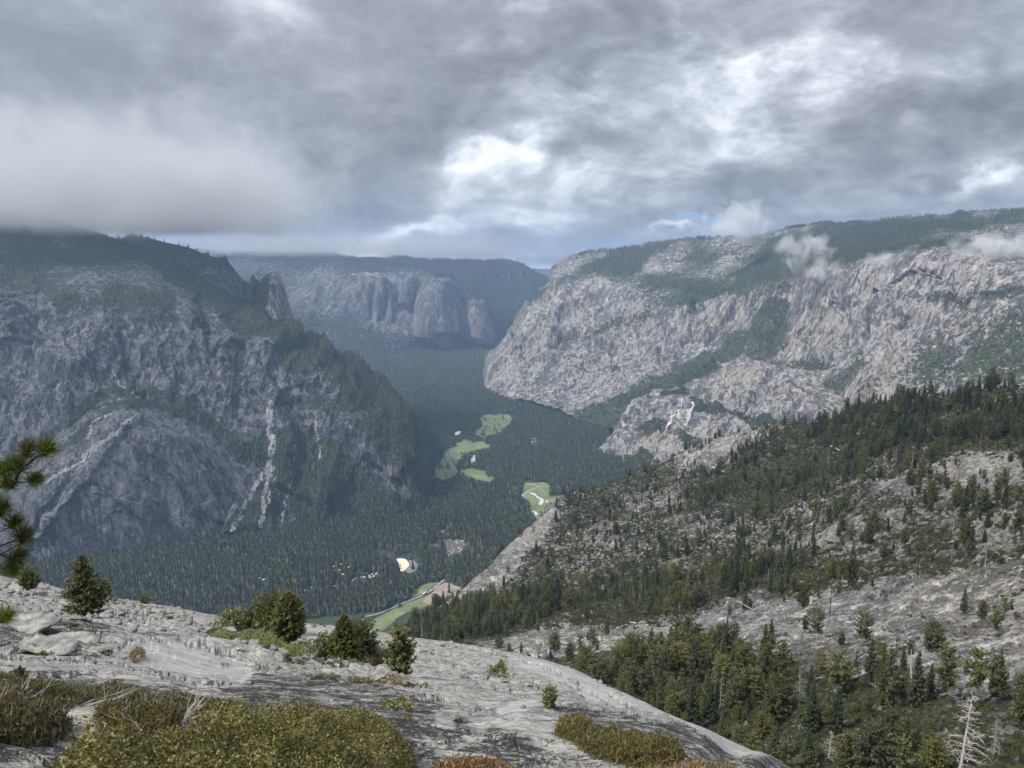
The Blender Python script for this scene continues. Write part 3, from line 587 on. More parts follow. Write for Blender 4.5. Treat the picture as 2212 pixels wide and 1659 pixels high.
    c[..., 2] += .30*pmask(px, py, [[(1940, 655), (2300, 650), (2300, 700), (2060, 715), (1990, 760), (1900, 780)], [(1690, 650), (1740, 690), (1720, 760), (1700, 790), (1690, 730)], [(1250, 640), (1400, 655), (1500, 660), (1490, 700), (1440, 790), (1330, 780), (1260, 740), (1240, 690)], [(1080, 800), (1160, 770), (1200, 800), (1180, 850), (1090, 850)]], 10)*(.8+.5*fbm(P, 120, 3, 39, aniso=(1, 1, 3)))  # broad soft darkening over recesses and other stretches of the wall
    return c
xs = [1046, 1055, 1064, 1090, 1105, 1120, 1140, 1150, 1170, 1186, 1191, 1194, 1210, 1240, 1270, 1300, 1340, 1380, 1420, 1470, 1540, 1600, 1640, 1700, 1760, 1830, 1900, 2000, 2100, 2212, 2400]
E = Land('right_mountain', [
    row(xs, [842, 802, 788, 765, 745, 712, 672, 656, 640, 622, 600, 577, 568, 557, 547, 542, 539, 533, 527, 520, 517, 516, 511, 493, 486, 481, 475, 467, 461, 456, 448], [6300, 6350, 6400, 6500, 6550, 6650, 6750, 6800, 6850, 6950, 7100, 7150, 7250, 7400, 7500, 7500, 7500, 7400, 7300, 7200, 7100, 7000, 7000, 7000, 7000, 6900, 6800, 6700, 6600, 6500, 6400]),
    row([1046, 1100, 1150, 1186, 1224, 1281, 1330, 1400, 1506, 1600, 1680, 1755, 1821, 1883, 1961, 2024, 2086, 2211, 2400], [843, 775, 680, 640, 622, 602, 615, 625, 640, 630, 610, 588, 581, 569, 556, 551, 560, 585, 600], [6290, 6450, 6650, 6700, 6700, 6650, 6500, 6300, 5900, 5600, 5300, 5000, 4800, 4650, 4500, 4400, 4300, 4100, 3900]),
    row([1046, 1100, 1150, 1200, 1300, 1400, 1500, 1600, 1700, 1821, 1920, 2000, 2211, 2400], [844, 800, 745, 735, 740, 745, 735, 720, 700, 680, 660, 650, 640, 640], [6280, 6300, 6350, 6300, 6100, 5900, 5600, 5350, 5000, 4550, 4380, 4250, 3950, 3800]),
    row([1046, 1100, 1150, 1200, 1250, 1300, 1400, 1500, 1600, 1700, 1800, 1870, 2000, 2211, 2400], [845, 840, 835, 840, 840, 835, 815, 800, 780, 790, 795, 785, 800, 800, 800], [6270, 6100, 6000, 5850, 5750, 5650, 5450, 5250, 5050, 4700, 4350, 4150, 3900, 3600, 3500]),
    row([1046, 1100, 1150, 1200, 1250, 1300, 1400, 1600, 1800, 2000, 2400], [846, 862, 868, 878, 885, 888, 890, 890, 890, 900, 900], [6250, 5850, 5700, 5500, 5350, 5150, 4800, 4450, 4100, 3600, 3200]),
    floor_row([(1046, 847), (1100, 873), (1150, 882), (1200, 899), (1270, 922), (1340, 955), (1400, 1000), (1500, 1010), (1600, 1010), (2400, 1020)], -15)],
    1046, 2400, 900, 460, E_disp, E_paint, M['right_rock'], back=((500, 30), (1500, -60), (3500, -700)), smooth_px=18, label='long pale granite wall with forested plateau on the right of the valley')
def E3_disp(s, P, px, py):
    g = fbm(P@np.array([[1, 0, 0], [0, 1, 0], [.5, 0, 1]]), 130, 4, 61, aniso=(1, 1, 4), ridged=True, rot=False)*26
    return g+fbm(P, 170, 5, 62, gain=.42)*26+facets(P@np.array([[1, 0, 0], [0, 1, 0], [.5, 0, 1]]), 90, (1, 1, 4.5), 66)*11+facets(P, 32, (1, 1, 4), 67)*2-lmask(px, py, [([(1600, 905), (1640, 850), (1660, 810)], 7), ([(1500, 905), (1530, 870), (1560, 860)], 10)])*25
def E3_paint(s, P, px, py):
    c = np.zeros(P.shape[:2]+(4,))
    c[..., 0] = .1+fbm(P, 110, 4, 65)*.34+.62*pmask(px, py, [[(1372, 930), (1375, 912), (1420, 905), (1450, 915), (1450, 940), (1400, 940)], [(1480, 850), (1510, 860), (1560, 880), (1620, 905), (1650, 925), (1560, 905), (1500, 880)], [(1600, 905), (1660, 900), (1720, 925), (1640, 930)], [(1410, 868), (1440, 850), (1480, 842), (1500, 850), (1450, 862)], [(1480, 965), (1460, 930), (1500, 940), (1530, 960)], [(1345, 990), (1390, 970), (1415, 985), (1410, 1010), (1350, 1010)]], 3)
    c[..., 1] = .2+lmask(px, py, [([(1475, 870), (1465, 900), (1435, 935)], 3), ([(1500, 880), (1480, 925)], 6)])*.4
    c[..., 2] = lmask(px, py, [([(1580, 900), (1610, 860), (1650, 815)], 4), ([(1620, 905), (1645, 860)], 3), ([(1700, 825), (1760, 860)], 3), ([(1690, 892), (1720, 900)], 2)])*.7+.12*pmask(px, py, [[(1640, 800), (1800, 810), (1790, 900), (1620, 905)]], 8)
    return c
E3 = Land('granite_shoulder', [
    row([1298, 1320, 1345, 1360, 1376, 1400, 1440, 1480, 1520, 1560, 1600, 1640, 1700, 1740, 1780, 1850, 1950, 2000], [978, 950, 915, 890, 868, 856, 848, 845, 822, 804, 790, 786, 790, 806, 830, 850, 890, 960], [4150, 4180, 4230, 4270, 4300, 4350, 4420, 4450, 4500, 4500, 4480, 4440, 4350, 4280, 4200, 4100, 3900, 3700]),
    row([1298, 1345, 1400, 1500, 1600, 1700, 1800, 2000], [979, 940, 900, 890, 850, 840, 870, 970], [4140, 4150, 4180, 4200, 4180, 4080, 3980, 3650]),
    row([1298, 1345, 1400, 1500, 1600, 1700, 1800, 2000], [980, 965, 945, 930, 905, 900, 910, 975], [4130, 4090, 4060, 4030, 4000, 3920, 3850, 3600]),
    floor_row([(1298, 984), (1330, 1000), (1380, 1020), (1500, 1040), (1800, 1050), (2000, 1050)], -15)],
    1298, 2000, 480, 240, E3_disp, E3_paint, M['right_rock'], back=((80, -30), (500, -350)), smooth_px=14, label='lower bright granite shoulder with ribs and shrub patches below the right wall')

# ---- near right slope
def F_disp(s, P, px, py):
    crest = sstep(0, 30, py-np.interp(px[0], s.px, s.PY[0])[None])
    k = np.clip(np.hypot(P[..., 0], P[..., 1])/600, .3, 1.6)
    led = fbm(P, 26, 4, 73, aniso=(1.6, 1.6, .5), ridged=True, rot=False)*1.6+facets(P, 16, (1.4, 1.4, .6), 74)*1.5+facets(P, 5.5, (1.3, 1.3, .7), 80)*.5
    return (fbm(P, 130, 4, 71)*13*k+fbm(P, 30, 5, 72)*3.6+led+fbm(P, 7, 3, 75)*.6)*(.5+.5*crest)
F_SHEETS = [[(1090, 1400), (1180, 1372), (1300, 1350), (1450, 1330), (1560, 1290), (1700, 1275), (1760, 1285), (1900, 1262), (2100, 1235), (2300, 1215), (2300, 1480), (2050, 1470), (1900, 1450), (1740, 1450), (1620, 1420), (1560, 1385), (1440, 1372), (1360, 1400), (1250, 1425), (1120, 1420)]]
def F_paint(s, P, px, py):
    c = np.zeros(P.shape[:2]+(4,))
    v = np.full(px.shape, .50)+fbm(P, 120, 4, 76)*.26+fbm(P, 28, 3, 79)*.12
    v += .22*pmask(px, py, [[(1440, 1100), (1600, 1085), (1800, 1050), (2000, 1000), (2300, 950), (2300, 860), (1900, 870), (1720, 930), (1600, 1000)], [(1200, 1310), (1400, 1240), (1560, 1200), (1700, 1200), (1900, 1240), (2212, 1190), (2212, 1225), (1700, 1280), (1500, 1310), (1200, 1350)], [(830, 1340), (1000, 1310), (1180, 1290), (1150, 1380), (1000, 1400), (830, 1400)], [(1150, 1450), (1600, 1440), (2300, 1500), (2300, 1800), (1150, 1800)]], 12)
    sh = pmask(px, py, F_SHEETS, 6); v -= .3*sh
    v -= .34*pmask(px, py, [[(985, 1290), (1060, 1225), (1130, 1160), (1190, 1100), (1215, 1110), (1160, 1180), (1110, 1230), (1060, 1290)]], 6)
    v -= .28*pmask(px, py, [[(1470, 975), (1600, 930), (1720, 908), (1700, 935), (1600, 965), (1500, 1000)], [(2080, 1160), (2212, 1130), (2212, 1200), (2090, 1210)], [(1860, 1050), (2212, 985), (2212, 1030), (1900, 1080)], [(1600, 1190), (1850, 1140), (1900, 1160), (1650, 1215)]], 8)
    c[..., 0] = v
    c[..., 1] = .26*sh+.12+.12*fbm(P, 60, 3, 77)
    c[..., 3] = .06+.4*pmask(px, py, [[(1700, 960), (1790, 960), (1760, 1010), (1690, 1020)], [(1280, 1100), (1330, 1110), (1320, 1160), (1290, 1180)], [(1880, 1190), (1960, 1180), (1950, 1210), (1880, 1215)], [(1850, 925), (1920, 920), (1915, 950), (1850, 950)], [(1560, 1000), (1650, 1010), (1640, 1060), (1560, 1080)]], 6)+fbm(P, 50, 3, 78)*.14
    return c
F = Land('right_slope', [
    row([830, 900, 980, 1020, 1060, 1100, 1140, 1165, 1190, 1215, 1240, 1280, 1330, 1380, 1420, 1470, 1520, 1560, 1600, 1650, 1700, 1760, 1800, 1850, 1900, 2000, 2100, 2212, 2400], [1395, 1345, 1294, 1257, 1224, 1182, 1141, 1118, 1092, 1073, 1063, 1059, 1041, 1016, 1003, 976, 956, 943, 931, 916, 908, 915, 903, 888, 874, 862, 850, 836, 805], [900, 930, 980, 1010, 1050, 1100, 1150, 1200, 1240, 1270, 1300, 1340, 1370, 1400, 1400, 1400, 1400, 1390, 1380, 1370, 1350, 1300, 1260, 1200, 1150, 1100, 1050, 1000, 950]),
    row([830, 1000, 1100, 1200, 1300, 1450, 1600, 1750, 1900, 2050, 2212, 2400], [1400, 1320, 1262, 1200, 1160, 1100, 1060, 1020, 985, 955, 925, 890], [880, 930, 985, 1060, 1120, 1150, 1130, 1080, 1000, 930, 860, 800]),
    row([830, 1000, 1150, 1300, 1500, 1700, 1900, 2050, 2212, 2400], [1410, 1350, 1312, 1270, 1220, 1180, 1130, 1090, 1050, 1010], [800, 800, 820, 830, 820, 780, 720, 680, 620, 560]),
    row([830, 1000, 1150, 1300, 1500, 1700, 1900, 2050, 2212, 2400], [1430, 1392, 1375, 1345, 1310, 1285, 1260, 1245, 1215, 1180], [660, 650, 640, 620, 590, 550, 510, 480, 450, 420]),
    row([830, 1000, 1150, 1300, 1500, 1700, 1900, 2212, 2400], [1480, 1440, 1425, 1420, 1420, 1402, 1392, 1362, 1340], [530, 520, 500, 470, 440, 400, 370, 330, 310]),
    row([830, 1200, 1500, 1700, 1900, 2212, 2400], [1560, 1505, 1520, 1505, 1492, 1472, 1450], [410, 390, 310, 285, 268, 252, 240]),
    row([830, 1500, 1800, 2212, 2400], [1720, 1720, 1720, 1720, 1720], [300, 240, 208, 192, 186]),
    row([830, 1500, 1800, 2212, 2400], [2100, 2100, 2100, 2100, 2100], [190, 160, 140, 130, 125])],
    830, 2400, 900, 620, F_disp, F_paint, M['slope_rock'], back=((40, -18), (200, -140), (700, -700)), smooth_px=40, label='near granite hillside with scattered pines and shrubs sloping down to the right')

# ---- foreground dome
def G_disp(s, P, px, py):
    R = np.hypot(P[..., 0], P[..., 1]); k = np.clip(R/30, .12, 1.3)
    smoothz = pmask(px, py, G_SMOOTH, 10)
    rub = pmask(px, py, G_RUBBLE, 8)
    slope = fbm(P, 9, 5, 81)*.5*k
    ledg = fbm(P, 3.2, 6, 82, aniso=(1.5, 1.5, .55), ridged=True, rot=False)*.22*k*(1-.85*smoothz)*(1+.7*rub)
    fine = fbm(P, .55, 4, 83)*.035*(1-.8*smoothz)*(1+1.2*rub)
    kerb = lmask(px, py, [([(-200, 1478), (0, 1462), (200, 1470), (420, 1490)], 16)])*.0
    crk = lmask(px, py, [(L_, 1.7) for L_ in ([(-50, 1292), (120, 1300), (260, 1318), (330, 1322)], [(160, 1330), (300, 1345), (430, 1352), (560, 1375)], [(-50, 1442), (100, 1436), (240, 1440), (330, 1465), (450, 1488), (560, 1490)], [(230, 1408), (300, 1392), (380, 1396), (480, 1412), (560, 1440), (640, 1452)], [(600, 1462), (720, 1478), (860, 1500), (960, 1520), (1060, 1548)], [(880, 1400), (980, 1420), (1080, 1452), (1180, 1500)], [(960, 1388), (1120, 1425), (1260, 1480), (1380, 1545), (1480, 1590), (1600, 1650)], [(1060, 1500), (1150, 1530), (1280, 1548), (1400, 1585), (1520, 1625)], [(900, 1560), (1000, 1575), (1100, 1600), (1200, 1640)], [(1250, 1500), (1330, 1530), (1400, 1570)], [(1000, 1490), (1060, 1470), (1120, 1462)], [(700, 1395), (780, 1400), (860, 1412)])])
    hole = lmask(px, py, [([(22, 1399), (50, 1403), (84, 1413)], 8), ([(140, 1378), (180, 1384), (215, 1386)], 4), ([(-20, 1352), (30, 1356)], 4)])
    hump = .30*blur(lmask(px, py, [([(1100, 1565), (1180, 1560), (1300, 1580), (1400, 1600), (1520, 1618)], 34)]), 12)+.2*blur(lmask(px, py, [([(1620, 1655), (1700, 1655), (1800, 1670)], 20)]), 8)
    crest = np.interp(px[0], s.px, s.PY[0])[None]; e = .35+.65*sstep(0, 25, py-crest)
    return (slope*.9+ledg+fine+(facets(P, 3.4, (2.0, 2.0, .7), 89)*.08*(1+1.6*rub)+facets(P, .8, (1.5, 1.5, .7), 90)*.012*(1+4*rub))*np.clip(k*1.3, .25, 1.3)*(1-.9*smoothz)-crk*.16*np.clip(R/30, .3, 1.5)-hole*1.0+hump*np.clip(R/12, .5, 1.2))*e
G_SMOOTH = [[(250, 1405), (330, 1392), (430, 1400), (520, 1425), (560, 1450), (540, 1475), (440, 1480), (350, 1460), (290, 1440), (240, 1420)], [(1000, 1392), (1180, 1430), (1300, 1478), (1430, 1532), (1560, 1594), (1700, 1660), (1560, 1640), (1400, 1560), (1280, 1530), (1180, 1470), (1060, 1420)], [(1050, 1540), (1150, 1530), (1180, 1560), (1080, 1570)]]
G_RUBBLE = [[(430, 1395), (620, 1405), (700, 1420), (800, 1450), (900, 1490), (860, 1500), (740, 1480), (620, 1460), (520, 1430)], [(1270, 1490), (1340, 1500), (1430, 1550), (1480, 1590), (1380, 1560), (1290, 1520)], [(0, 1250), (200, 1290), (420, 1330), (420, 1360), (200, 1330), (0, 1290)]]
def G_paint(s, P, px, py):
    c = np.zeros(P.shape[:2]+(4,))
    c[..., 0] = pmask(px, py, G_SMOOTH, 6)
    lich = pmask(px, py, [[(-300, 1455), (0, 1452), (160, 1460), (330, 1478), (470, 1500), (560, 1462), (640, 1455), (760, 1478), (880, 1505), (960, 1530), (1040, 1560), (1150, 1600), (1250, 1640), (1340, 1662), (1340, 1800), (-300, 2400), (-300, 1455)], [(1150, 1555), (1240, 1548), (1400, 1580), (1560, 1620), (1620, 1655), (1700, 1648), (1900, 1680), (1900, 1760), (1500, 1720), (1400, 1640), (1250, 1590)], [(-300, 1380), (60, 1330), (150, 1350), (260, 1365), (230, 1400), (0, 1430), (-300, 1440)]], 5)
    bare = pmask(px, py, [[(60, 1530), (130, 1505), (230, 1520), (250, 1590), (180, 1605), (90, 1600)], [(300, 1580), (420, 1530), (470, 1545), (400, 1600), (320, 1610)], [(935, 1548), (975, 1540), (985, 1556), (950, 1562)], [(1000, 1562), (1060, 1566), (1045, 1576), (1005, 1572)]], 4)
    c[..., 1] = (.72+.24*fbm(P, 1.5, 4, 86))*lich*(1-.8*bare)-.45*pmask(px, py, [[(-300, 1605), (130, 1612), (250, 1640), (180, 1750), (-300, 1750)]], 6)*.45
    c[..., 2] = pmask(px, py, G_RUBBLE, 6)*.6
    c[..., 3] = .7*pmask(px, py, [[(0, 1600), (60, 1592), (160, 1600), (240, 1590), (280, 1600), (250, 1625), (130, 1618), (0, 1612)], [(830, 1470), (890, 1475), (880, 1490), (830, 1485)], [(140, 1335), (230, 1330), (220, 1342), (150, 1342)]], 3)
    return c
G = Land('foreground_dome', [
    row([-260, 0, 100, 200, 310, 470, 560, 640, 720, 800, 880, 950, 1040, 1120, 1180, 1240, 1300, 1360, 1420, 1500, 1560, 1620, 1690, 1760, 1900], [1215, 1246, 1263, 1285, 1301, 1329, 1339, 1346, 1353, 1363, 1377, 1386, 1397, 1411, 1425, 1446, 1476, 1501, 1529, 1566, 1593, 1621, 1656, 1680, 1740], [86, 80, 78, 76, 74, 72, 72, 72, 72, 72, 72, 72, 72, 70, 68, 66, 62, 58, 54, 50, 46, 42, 38, 33, 26]),
    row([-260, 0, 200, 400, 600, 800, 1000, 1200, 1300, 1400, 1500, 1600, 1700, 1900], [1320, 1340, 1355, 1375, 1400, 1430, 1450, 1490, 1515, 1550, 1585, 1628, 1672, 1760], [42, 43, 46, 49, 49, 49, 49, 46, 42, 37, 34, 29, 26, 20]),
    row([-260, 0, 300, 600, 800, 1000, 1200, 1400, 1600, 1900], [1430, 1435, 1450, 1480, 1495, 1515, 1545, 1590, 1645, 1790], [19.5, 19.5, 20.5, 22, 22, 21, 19.5, 17, 15.5, 13]),
    row([-260, 0, 400, 800, 1000, 1200, 1400, 1600, 1900], [1520, 1520, 1535, 1555, 1575, 1596, 1628, 1680, 1830], [10.8, 10.8, 10.8, 10.8, 10.6, 10.4, 10, 9.6, 9]),
    row([-260, 1900], [1680, 1900], [5.9, 6.4]),
    row([-260, 1900], [1900, 2080], [3.7, 4.4]),
    row([-260, 1900], [2600, 2900], [1.5, 1.7])],
    -260, 1900, 1150, 620, G_disp, G_paint, M['dome'], back=((6, -4), (25, -30), (90, -200)), smooth_px=60, nback=10, label='pale granite dome in the foreground with dark lichen crust and flaking sheets')
# the ledge under and behind the camera
nn = 60; yy, xx = np.meshgrid(np.linspace(-40, 1.45, nn), np.linspace(-26, 26, nn), indexing='ij')
Pz = np.stack([xx, yy, -1.75-.02*(xx**2)*.25-np.clip(yy-0, 0, 2)*.45-np.abs(yy)*.0], -1); Pz[..., 2] += fbm(Pz, 5, 5, 88)*.1
Pz[..., 2] -= np.clip(np.abs(xx)-1.5, 0, 99)*.12
i = np.arange(nn-1)[:, None]*nn; j = np.arange(nn-1)[None]
cc = np.zeros((nn*nn, 4)); cc[:, 1] = .4
tag(add('summit_ledge', mesh_np('summit_ledge', Pz, np.stack([i+j, i+j+1, i+nn+j+1, i+nn+j], -1).reshape(-1, 4), M['dome'], True, cc)), 'granite ledge under the viewpoint', 'summit ledge', kind='structure')
# ================================================================ trees
def unit(v): return v/(np.linalg.norm(v, axis=-1, keepdims=True)+1e-9)
def conifer(seed, h=1.0, width=.26, bare=.15, whorls=26, per=6, clump=7, size=.035, shape='cone', droop=-.15, gaps=.15, lean=.0, trunk_r=.012, trunk_seg=8, bushy=1.0, tw=.42):
    """unit-height conifer: trunk mesh + crown mesh made of many small sprays set along real limbs"""
    r = np.random.default_rng(seed); tr = Geo(); cr = Geo(); lb = Geo()
    zz = np.linspace(-.02, .985, trunk_seg); wob = np.cumsum(r.normal(0, .003, (trunk_seg, 2)), 0)
    tp = np.stack([wob[:, 0]+lean*zz**1.3, wob[:, 1], zz], 1); tr.tube(tp*h, trunk_r*h*(1.25-zz*1.15).clip(.08), 6)
    P = []; D = []; S = []
    for k in range(whorls):
        t = bare+(1-bare)*((k+.3*r.random())/whorls); u = (t-bare)/(1-bare)
        if shape == 'cone': rad = width*(1-u)**.8*(.75+.25*min(1, u*6))
        elif shape == 'column': rad = width*(1-u**2.2)*(.7+.3*min(1, u*5))
        elif shape == 'round': rad = width*math.sqrt(max(0.02, 1-(2*u-.85)**2/1.35))
        else: rad = width*(.35+.65*math.sin(math.pi*min(1, u*.9+.12)))*(.6+.6*r.random())
        c = np.array([np.interp(t, zz, tp[:, 0]), np.interp(t, zz, tp[:, 1]), t]); off = r.random()*6.28
        npb = max(3, int(per*(1-.45*u)))
        for b in range(npb):
            if r.random() < gaps: continue
            a = off+b*2*math.pi/npb+r.normal(0, .25); L = rad*(.7+.45*r.random()); L = max(L, .015)
            up = droop+.55*u+r.normal(0, .08)
            n = max(2, int(clump*L/width+1.5)); s = np.linspace(.22, 1, n)
            q = c+np.stack([np.cos(a)*L*s, np.sin(a)*L*s, up*L*s+.18*L*s**2], 1)
            if L > .045: lb.tube(np.stack([c, q[-1]])*h, [.0035*h, .0012*h], 3)
            P.append(q); D.append(np.tile([math.cos(a), math.sin(a), up*.6], (n, 1))); S.append(np.full(n, size)*(1.15-.35*s)*(1.1-.4*u))
    P = np.concatenate(P); D = unit(np.concatenate(D)); S = np.concatenate(S)
    m = int(max(3, 5*bushy)); P = np.repeat(P, m, 0); D = np.repeat(D, m, 0); S = np.repeat(S, m)
    P = P+r.normal(0, .35, P.shape)*S[:, None]*np.array([1, 1, .55]); D = unit(D*.8+r.normal(0, .75, D.shape)+np.array([0, 0, .12]))
    W = unit(np.cross(D, unit(r.normal(0, .6, D.shape)+np.array([0, 0, 1.0])))); L = S*(.9+.9*r.random(len(S)))
    cr.cards(P*h, D, W, L*h, L*tw*h)
    cr.limbs = lb; return tr, cr
def far_conifer(seed, wid=.15, tiers=9, k=7):
    r = np.random.default_rng(seed); g = Geo()
    for i in range(tiers):
        t = i/tiers; z0 = .08+.9*t; z1 = z0+.9/tiers*1.7; rad = wid*(1-t)**.75*(.85+.3*r.random())+.012
        a = np.linspace(0, 6.283, k*2, endpoint=False)+r.random()*3; rr = rad*np.where(np.arange(2*k) % 2, .5, 1.0)*(.75+.5*r.random(2*k))
        V = np.stack([np.cos(a)*rr, np.sin(a)*rr, z0-.02*r.random(2*k)*1], 1); V = np.concatenate([V, [[r.normal(0, .006), r.normal(0, .006), min(z1, 1.0)]]])
        j = np.arange(2*k); g.add(V, np.stack([j, (j+1) % (2*k), np.full(2*k, 2*k)], 1))
    return g
def blob_tree(seed, n=90, w=.42):
    r = np.random.default_rng(seed); g = Geo(); d = unit(r.normal(0, 1, (n, 3))); P = d*(.6+.4*r.random((n, 1)))*np.array([w, w, .36])+np.array([0, 0, .6])
    D = unit(d+r.normal(0, .6, d.shape)+[0, 0, .4]); W = unit(np.cross(D, r.normal(0, 1, d.shape))); g.cards(P-D*.06, D, W, .2, .16)
    g.tube([[0, 0, 0], [0, 0, .5]], [.03, .02], 5); return g
def bush(seed, n=260, w=.55, s=.16, flat=.62):
    r = np.random.default_rng(seed); g = Geo(); d = unit(r.normal(0, 1, (n, 3))); d[:, 2] = np.abs(d[:, 2])
    lob = 1+.25*np.sin(d[:, 0]*5+seed)+.2*np.sin(d[:, 1]*6+seed*2)
    P = d*(.55+.45*r.random((n, 1))**.5)*lob[:, None]*np.array([w, w, flat])
    D = unit(d*.8+r.normal(0, .6, d.shape)+[0, 0, .35]); W = unit(np.cross(D, r.normal(0, 1, d.shape))); L = s*(.6+.8*r.random(n)); g.cards(P-D*.05, D, W, L, L*.6); return g
def snag(seed, h=1.0, branches=26, L0=.16, r0=.014, twist=.02, top=.98, curved=True, low=.12, fork=3, k=5):
    r = np.random.default_rng(seed); g = Geo(); br = Geo(); zz = np.linspace(0, top, 10); wob = np.cumsum(r.normal(0, twist*.2, (10, 2)), 0)
    tp = np.stack([wob[:, 0], wob[:, 1], zz], 1); g.tube(tp*h, r0*h*(1.15-zz*.95), 7)
    for b in range(branches):
        t = low+(top-low)*(b+r.random()*.8)/branches; c = np.array([np.interp(t, zz, tp[:, 0]), np.interp(t, zz, tp[:, 1]), t]); a = r.random()*6.283
        L = L0*(1-.75*(t-low)/(1-low))*(.5+.8*r.random()); s = np.linspace(0, 1, 6); up = -.1+.5*r.random()
        q = c+np.stack([np.cos(a)*L*s, np.sin(a)*L*s, up*L*s*(1 if not curved else 1)-.25*L*s*s], 1); q[1:] += r.normal(0, .06*L, (5, 3)); br.tube(q*h, r0*h*.32*(1.1-s), 3)
        for f in range(fork):
            i = r.integers(2, 5); a2 = a+r.normal(0, .9); l2 = L*.5*r.random()+.01; q2 = q[i]+np.linspace(0, 1, 4)[:, None]*np.array([math.cos(a2)*l2, math.sin(a2)*l2, (r.random()-.35)*l2])+r.normal(0, .03*l2, (4, 3)); q2[0] = q[i]; br.tube(q2*h, r0*h*.16*np.array([1, .8, .6, .3]), 3)
    return g, br
def join_mesh(name, a, b):
    """trunk and crown of one kind as one mesh for far copies"""
    ms = [m for m in (a, b) if m]; V = []; L = []; S = []; T = []; MI = []; vo = 0; lo = 0; mo = 0
    out = bpy.data.meshes.new(name)
    for k, m in enumerate(ms):
        v = np.empty(len(m.vertices)*3, np.float32); m.vertices.foreach_get('co', v); V.append(v); l = np.empty(len(m.loops), np.int32); m.loops.foreach_get('vertex_index', l); L.append(l+vo)
        s = np.empty(len(m.polygons), np.int32); m.polygons.foreach_get('loop_start', s); S.append(s+lo); t = np.empty(len(m.polygons), np.int32); m.polygons.foreach_get('loop_total', t); T.append(t); MI.append(np.full(len(s), k, np.int32))
        vo += len(m.vertices); lo += len(l); [out.materials.append(q) for q in m.materials]; mi = np.empty(len(m.polygons), np.int32); m.polygons.foreach_get('material_index', mi); MI[-1] = mi+mo; mo += len(m.materials)
    V = np.concatenate(V); L = np.concatenate(L); S = np.concatenate(S); T = np.concatenate(T)
    out.vertices.add(len(V)//3); out.vertices.foreach_set('co', V); out.loops.add(len(L)); out.loops.foreach_set('vertex_index', L); out.polygons.add(len(S)); out.polygons.foreach_set('loop_start', S); out.polygons.foreach_set('loop_total', T); out.polygons.foreach_set('material_index', np.concatenate(MI)); out.update(calc_edges=True); return out
def crown_mesh(key, cr, leaf):
    m = cr.mesh(key+'_crown', leaf, False)
    if getattr(cr, 'limbs', None) is None or not cr.limbs.V: return m
    return join_mesh(key+'_crown_limbs', m, cr.limbs.mesh(key+'_limbs', M['bark']))
SPEC = {  # kind: (trunk mesh, crown mesh)
}
def reg(key, tr, cr, bark, leaf): SPEC[key] = (tr.mesh(key+'_trunk', bark), crown_mesh(key, cr, leaf) if cr else None)
def A(*a, bark='bark', leaf='needles', key, **k): tr, cr = conifer(*a, **k); reg(key, tr, cr, M[bark], M[leaf])
A(11, key='dense_fir', width=.17, bare=.05, whorls=30, per=8, size=0.0248, bushy=2.0, shape='cone', gaps=.05, leaf='needles_dark')
A(12, key='narrow_fir', width=.12, bare=.08, whorls=30, per=7, size=0.0223, bushy=2.0, shape='column', gaps=.12, leaf='needles')
A(13, key='broad_pine', width=.22, bare=.22, whorls=22, per=7, size=0.0310, bushy=2.0, shape='round', gaps=.18, droop=.02, leaf='needles')
A(14, key='tall_pine', width=.17, bare=.38, whorls=20, per=6, size=0.0279, bushy=2.0, shape='odd', gaps=.28, droop=-.02, leaf='needles', trunk_r=.013)
A(15, key='open_pine', width=.24, bare=.30, whorls=15, per=5, size=0.0341, bushy=2.0, shape='odd', gaps=.3, droop=.05, leaf='needles_olive', trunk_r=.013)
A(16, key='olive_pine', width=.25, bare=.08, whorls=22, per=8, size=0.0310, bushy=2.0, shape='round', gaps=.12, droop=.05, leaf='needles_olive')
A(17, key='spire_fir', width=.14, bare=.03, whorls=32, per=8, size=0.0211, bushy=2.0, shape='cone', gaps=.08, leaf='needles')
A(18, key='thin_pine', width=.12, bare=.5, whorls=14, per=5, size=0.0248, bushy=2.0, shape='odd', gaps=.3, leaf='needles', trunk_r=.011, bark='graywood')
A(19, key='storm_fir', width=.2, bare=.12, whorls=17, per=7, size=0.0260, bushy=2.0, shape='cone', gaps=.2, droop=-.22, leaf='needles', clump=9)
_t, _b = snag(21, branches=14, L0=.07, r0=.012, fork=0); reg('pole_snag', _t, _b, M['burnt'], M['burnt'])
_t, _b = snag(22, branches=42, L0=.2, r0=.012, fork=3); reg('grey_snag', _t, _b, M['graywood'], M['graywood'])
_t, _b = snag(23, branches=10, L0=.05, r0=.02, top=.95, fork=0); reg('white_snag', _t, _b, M['bleached'], M['bleached'])
_t, _b = snag(25, branches=64, L0=.30, r0=.017, fork=5, low=.05); reg('tangled_snag', _t, _b, M['bleached'], M['bleached'])
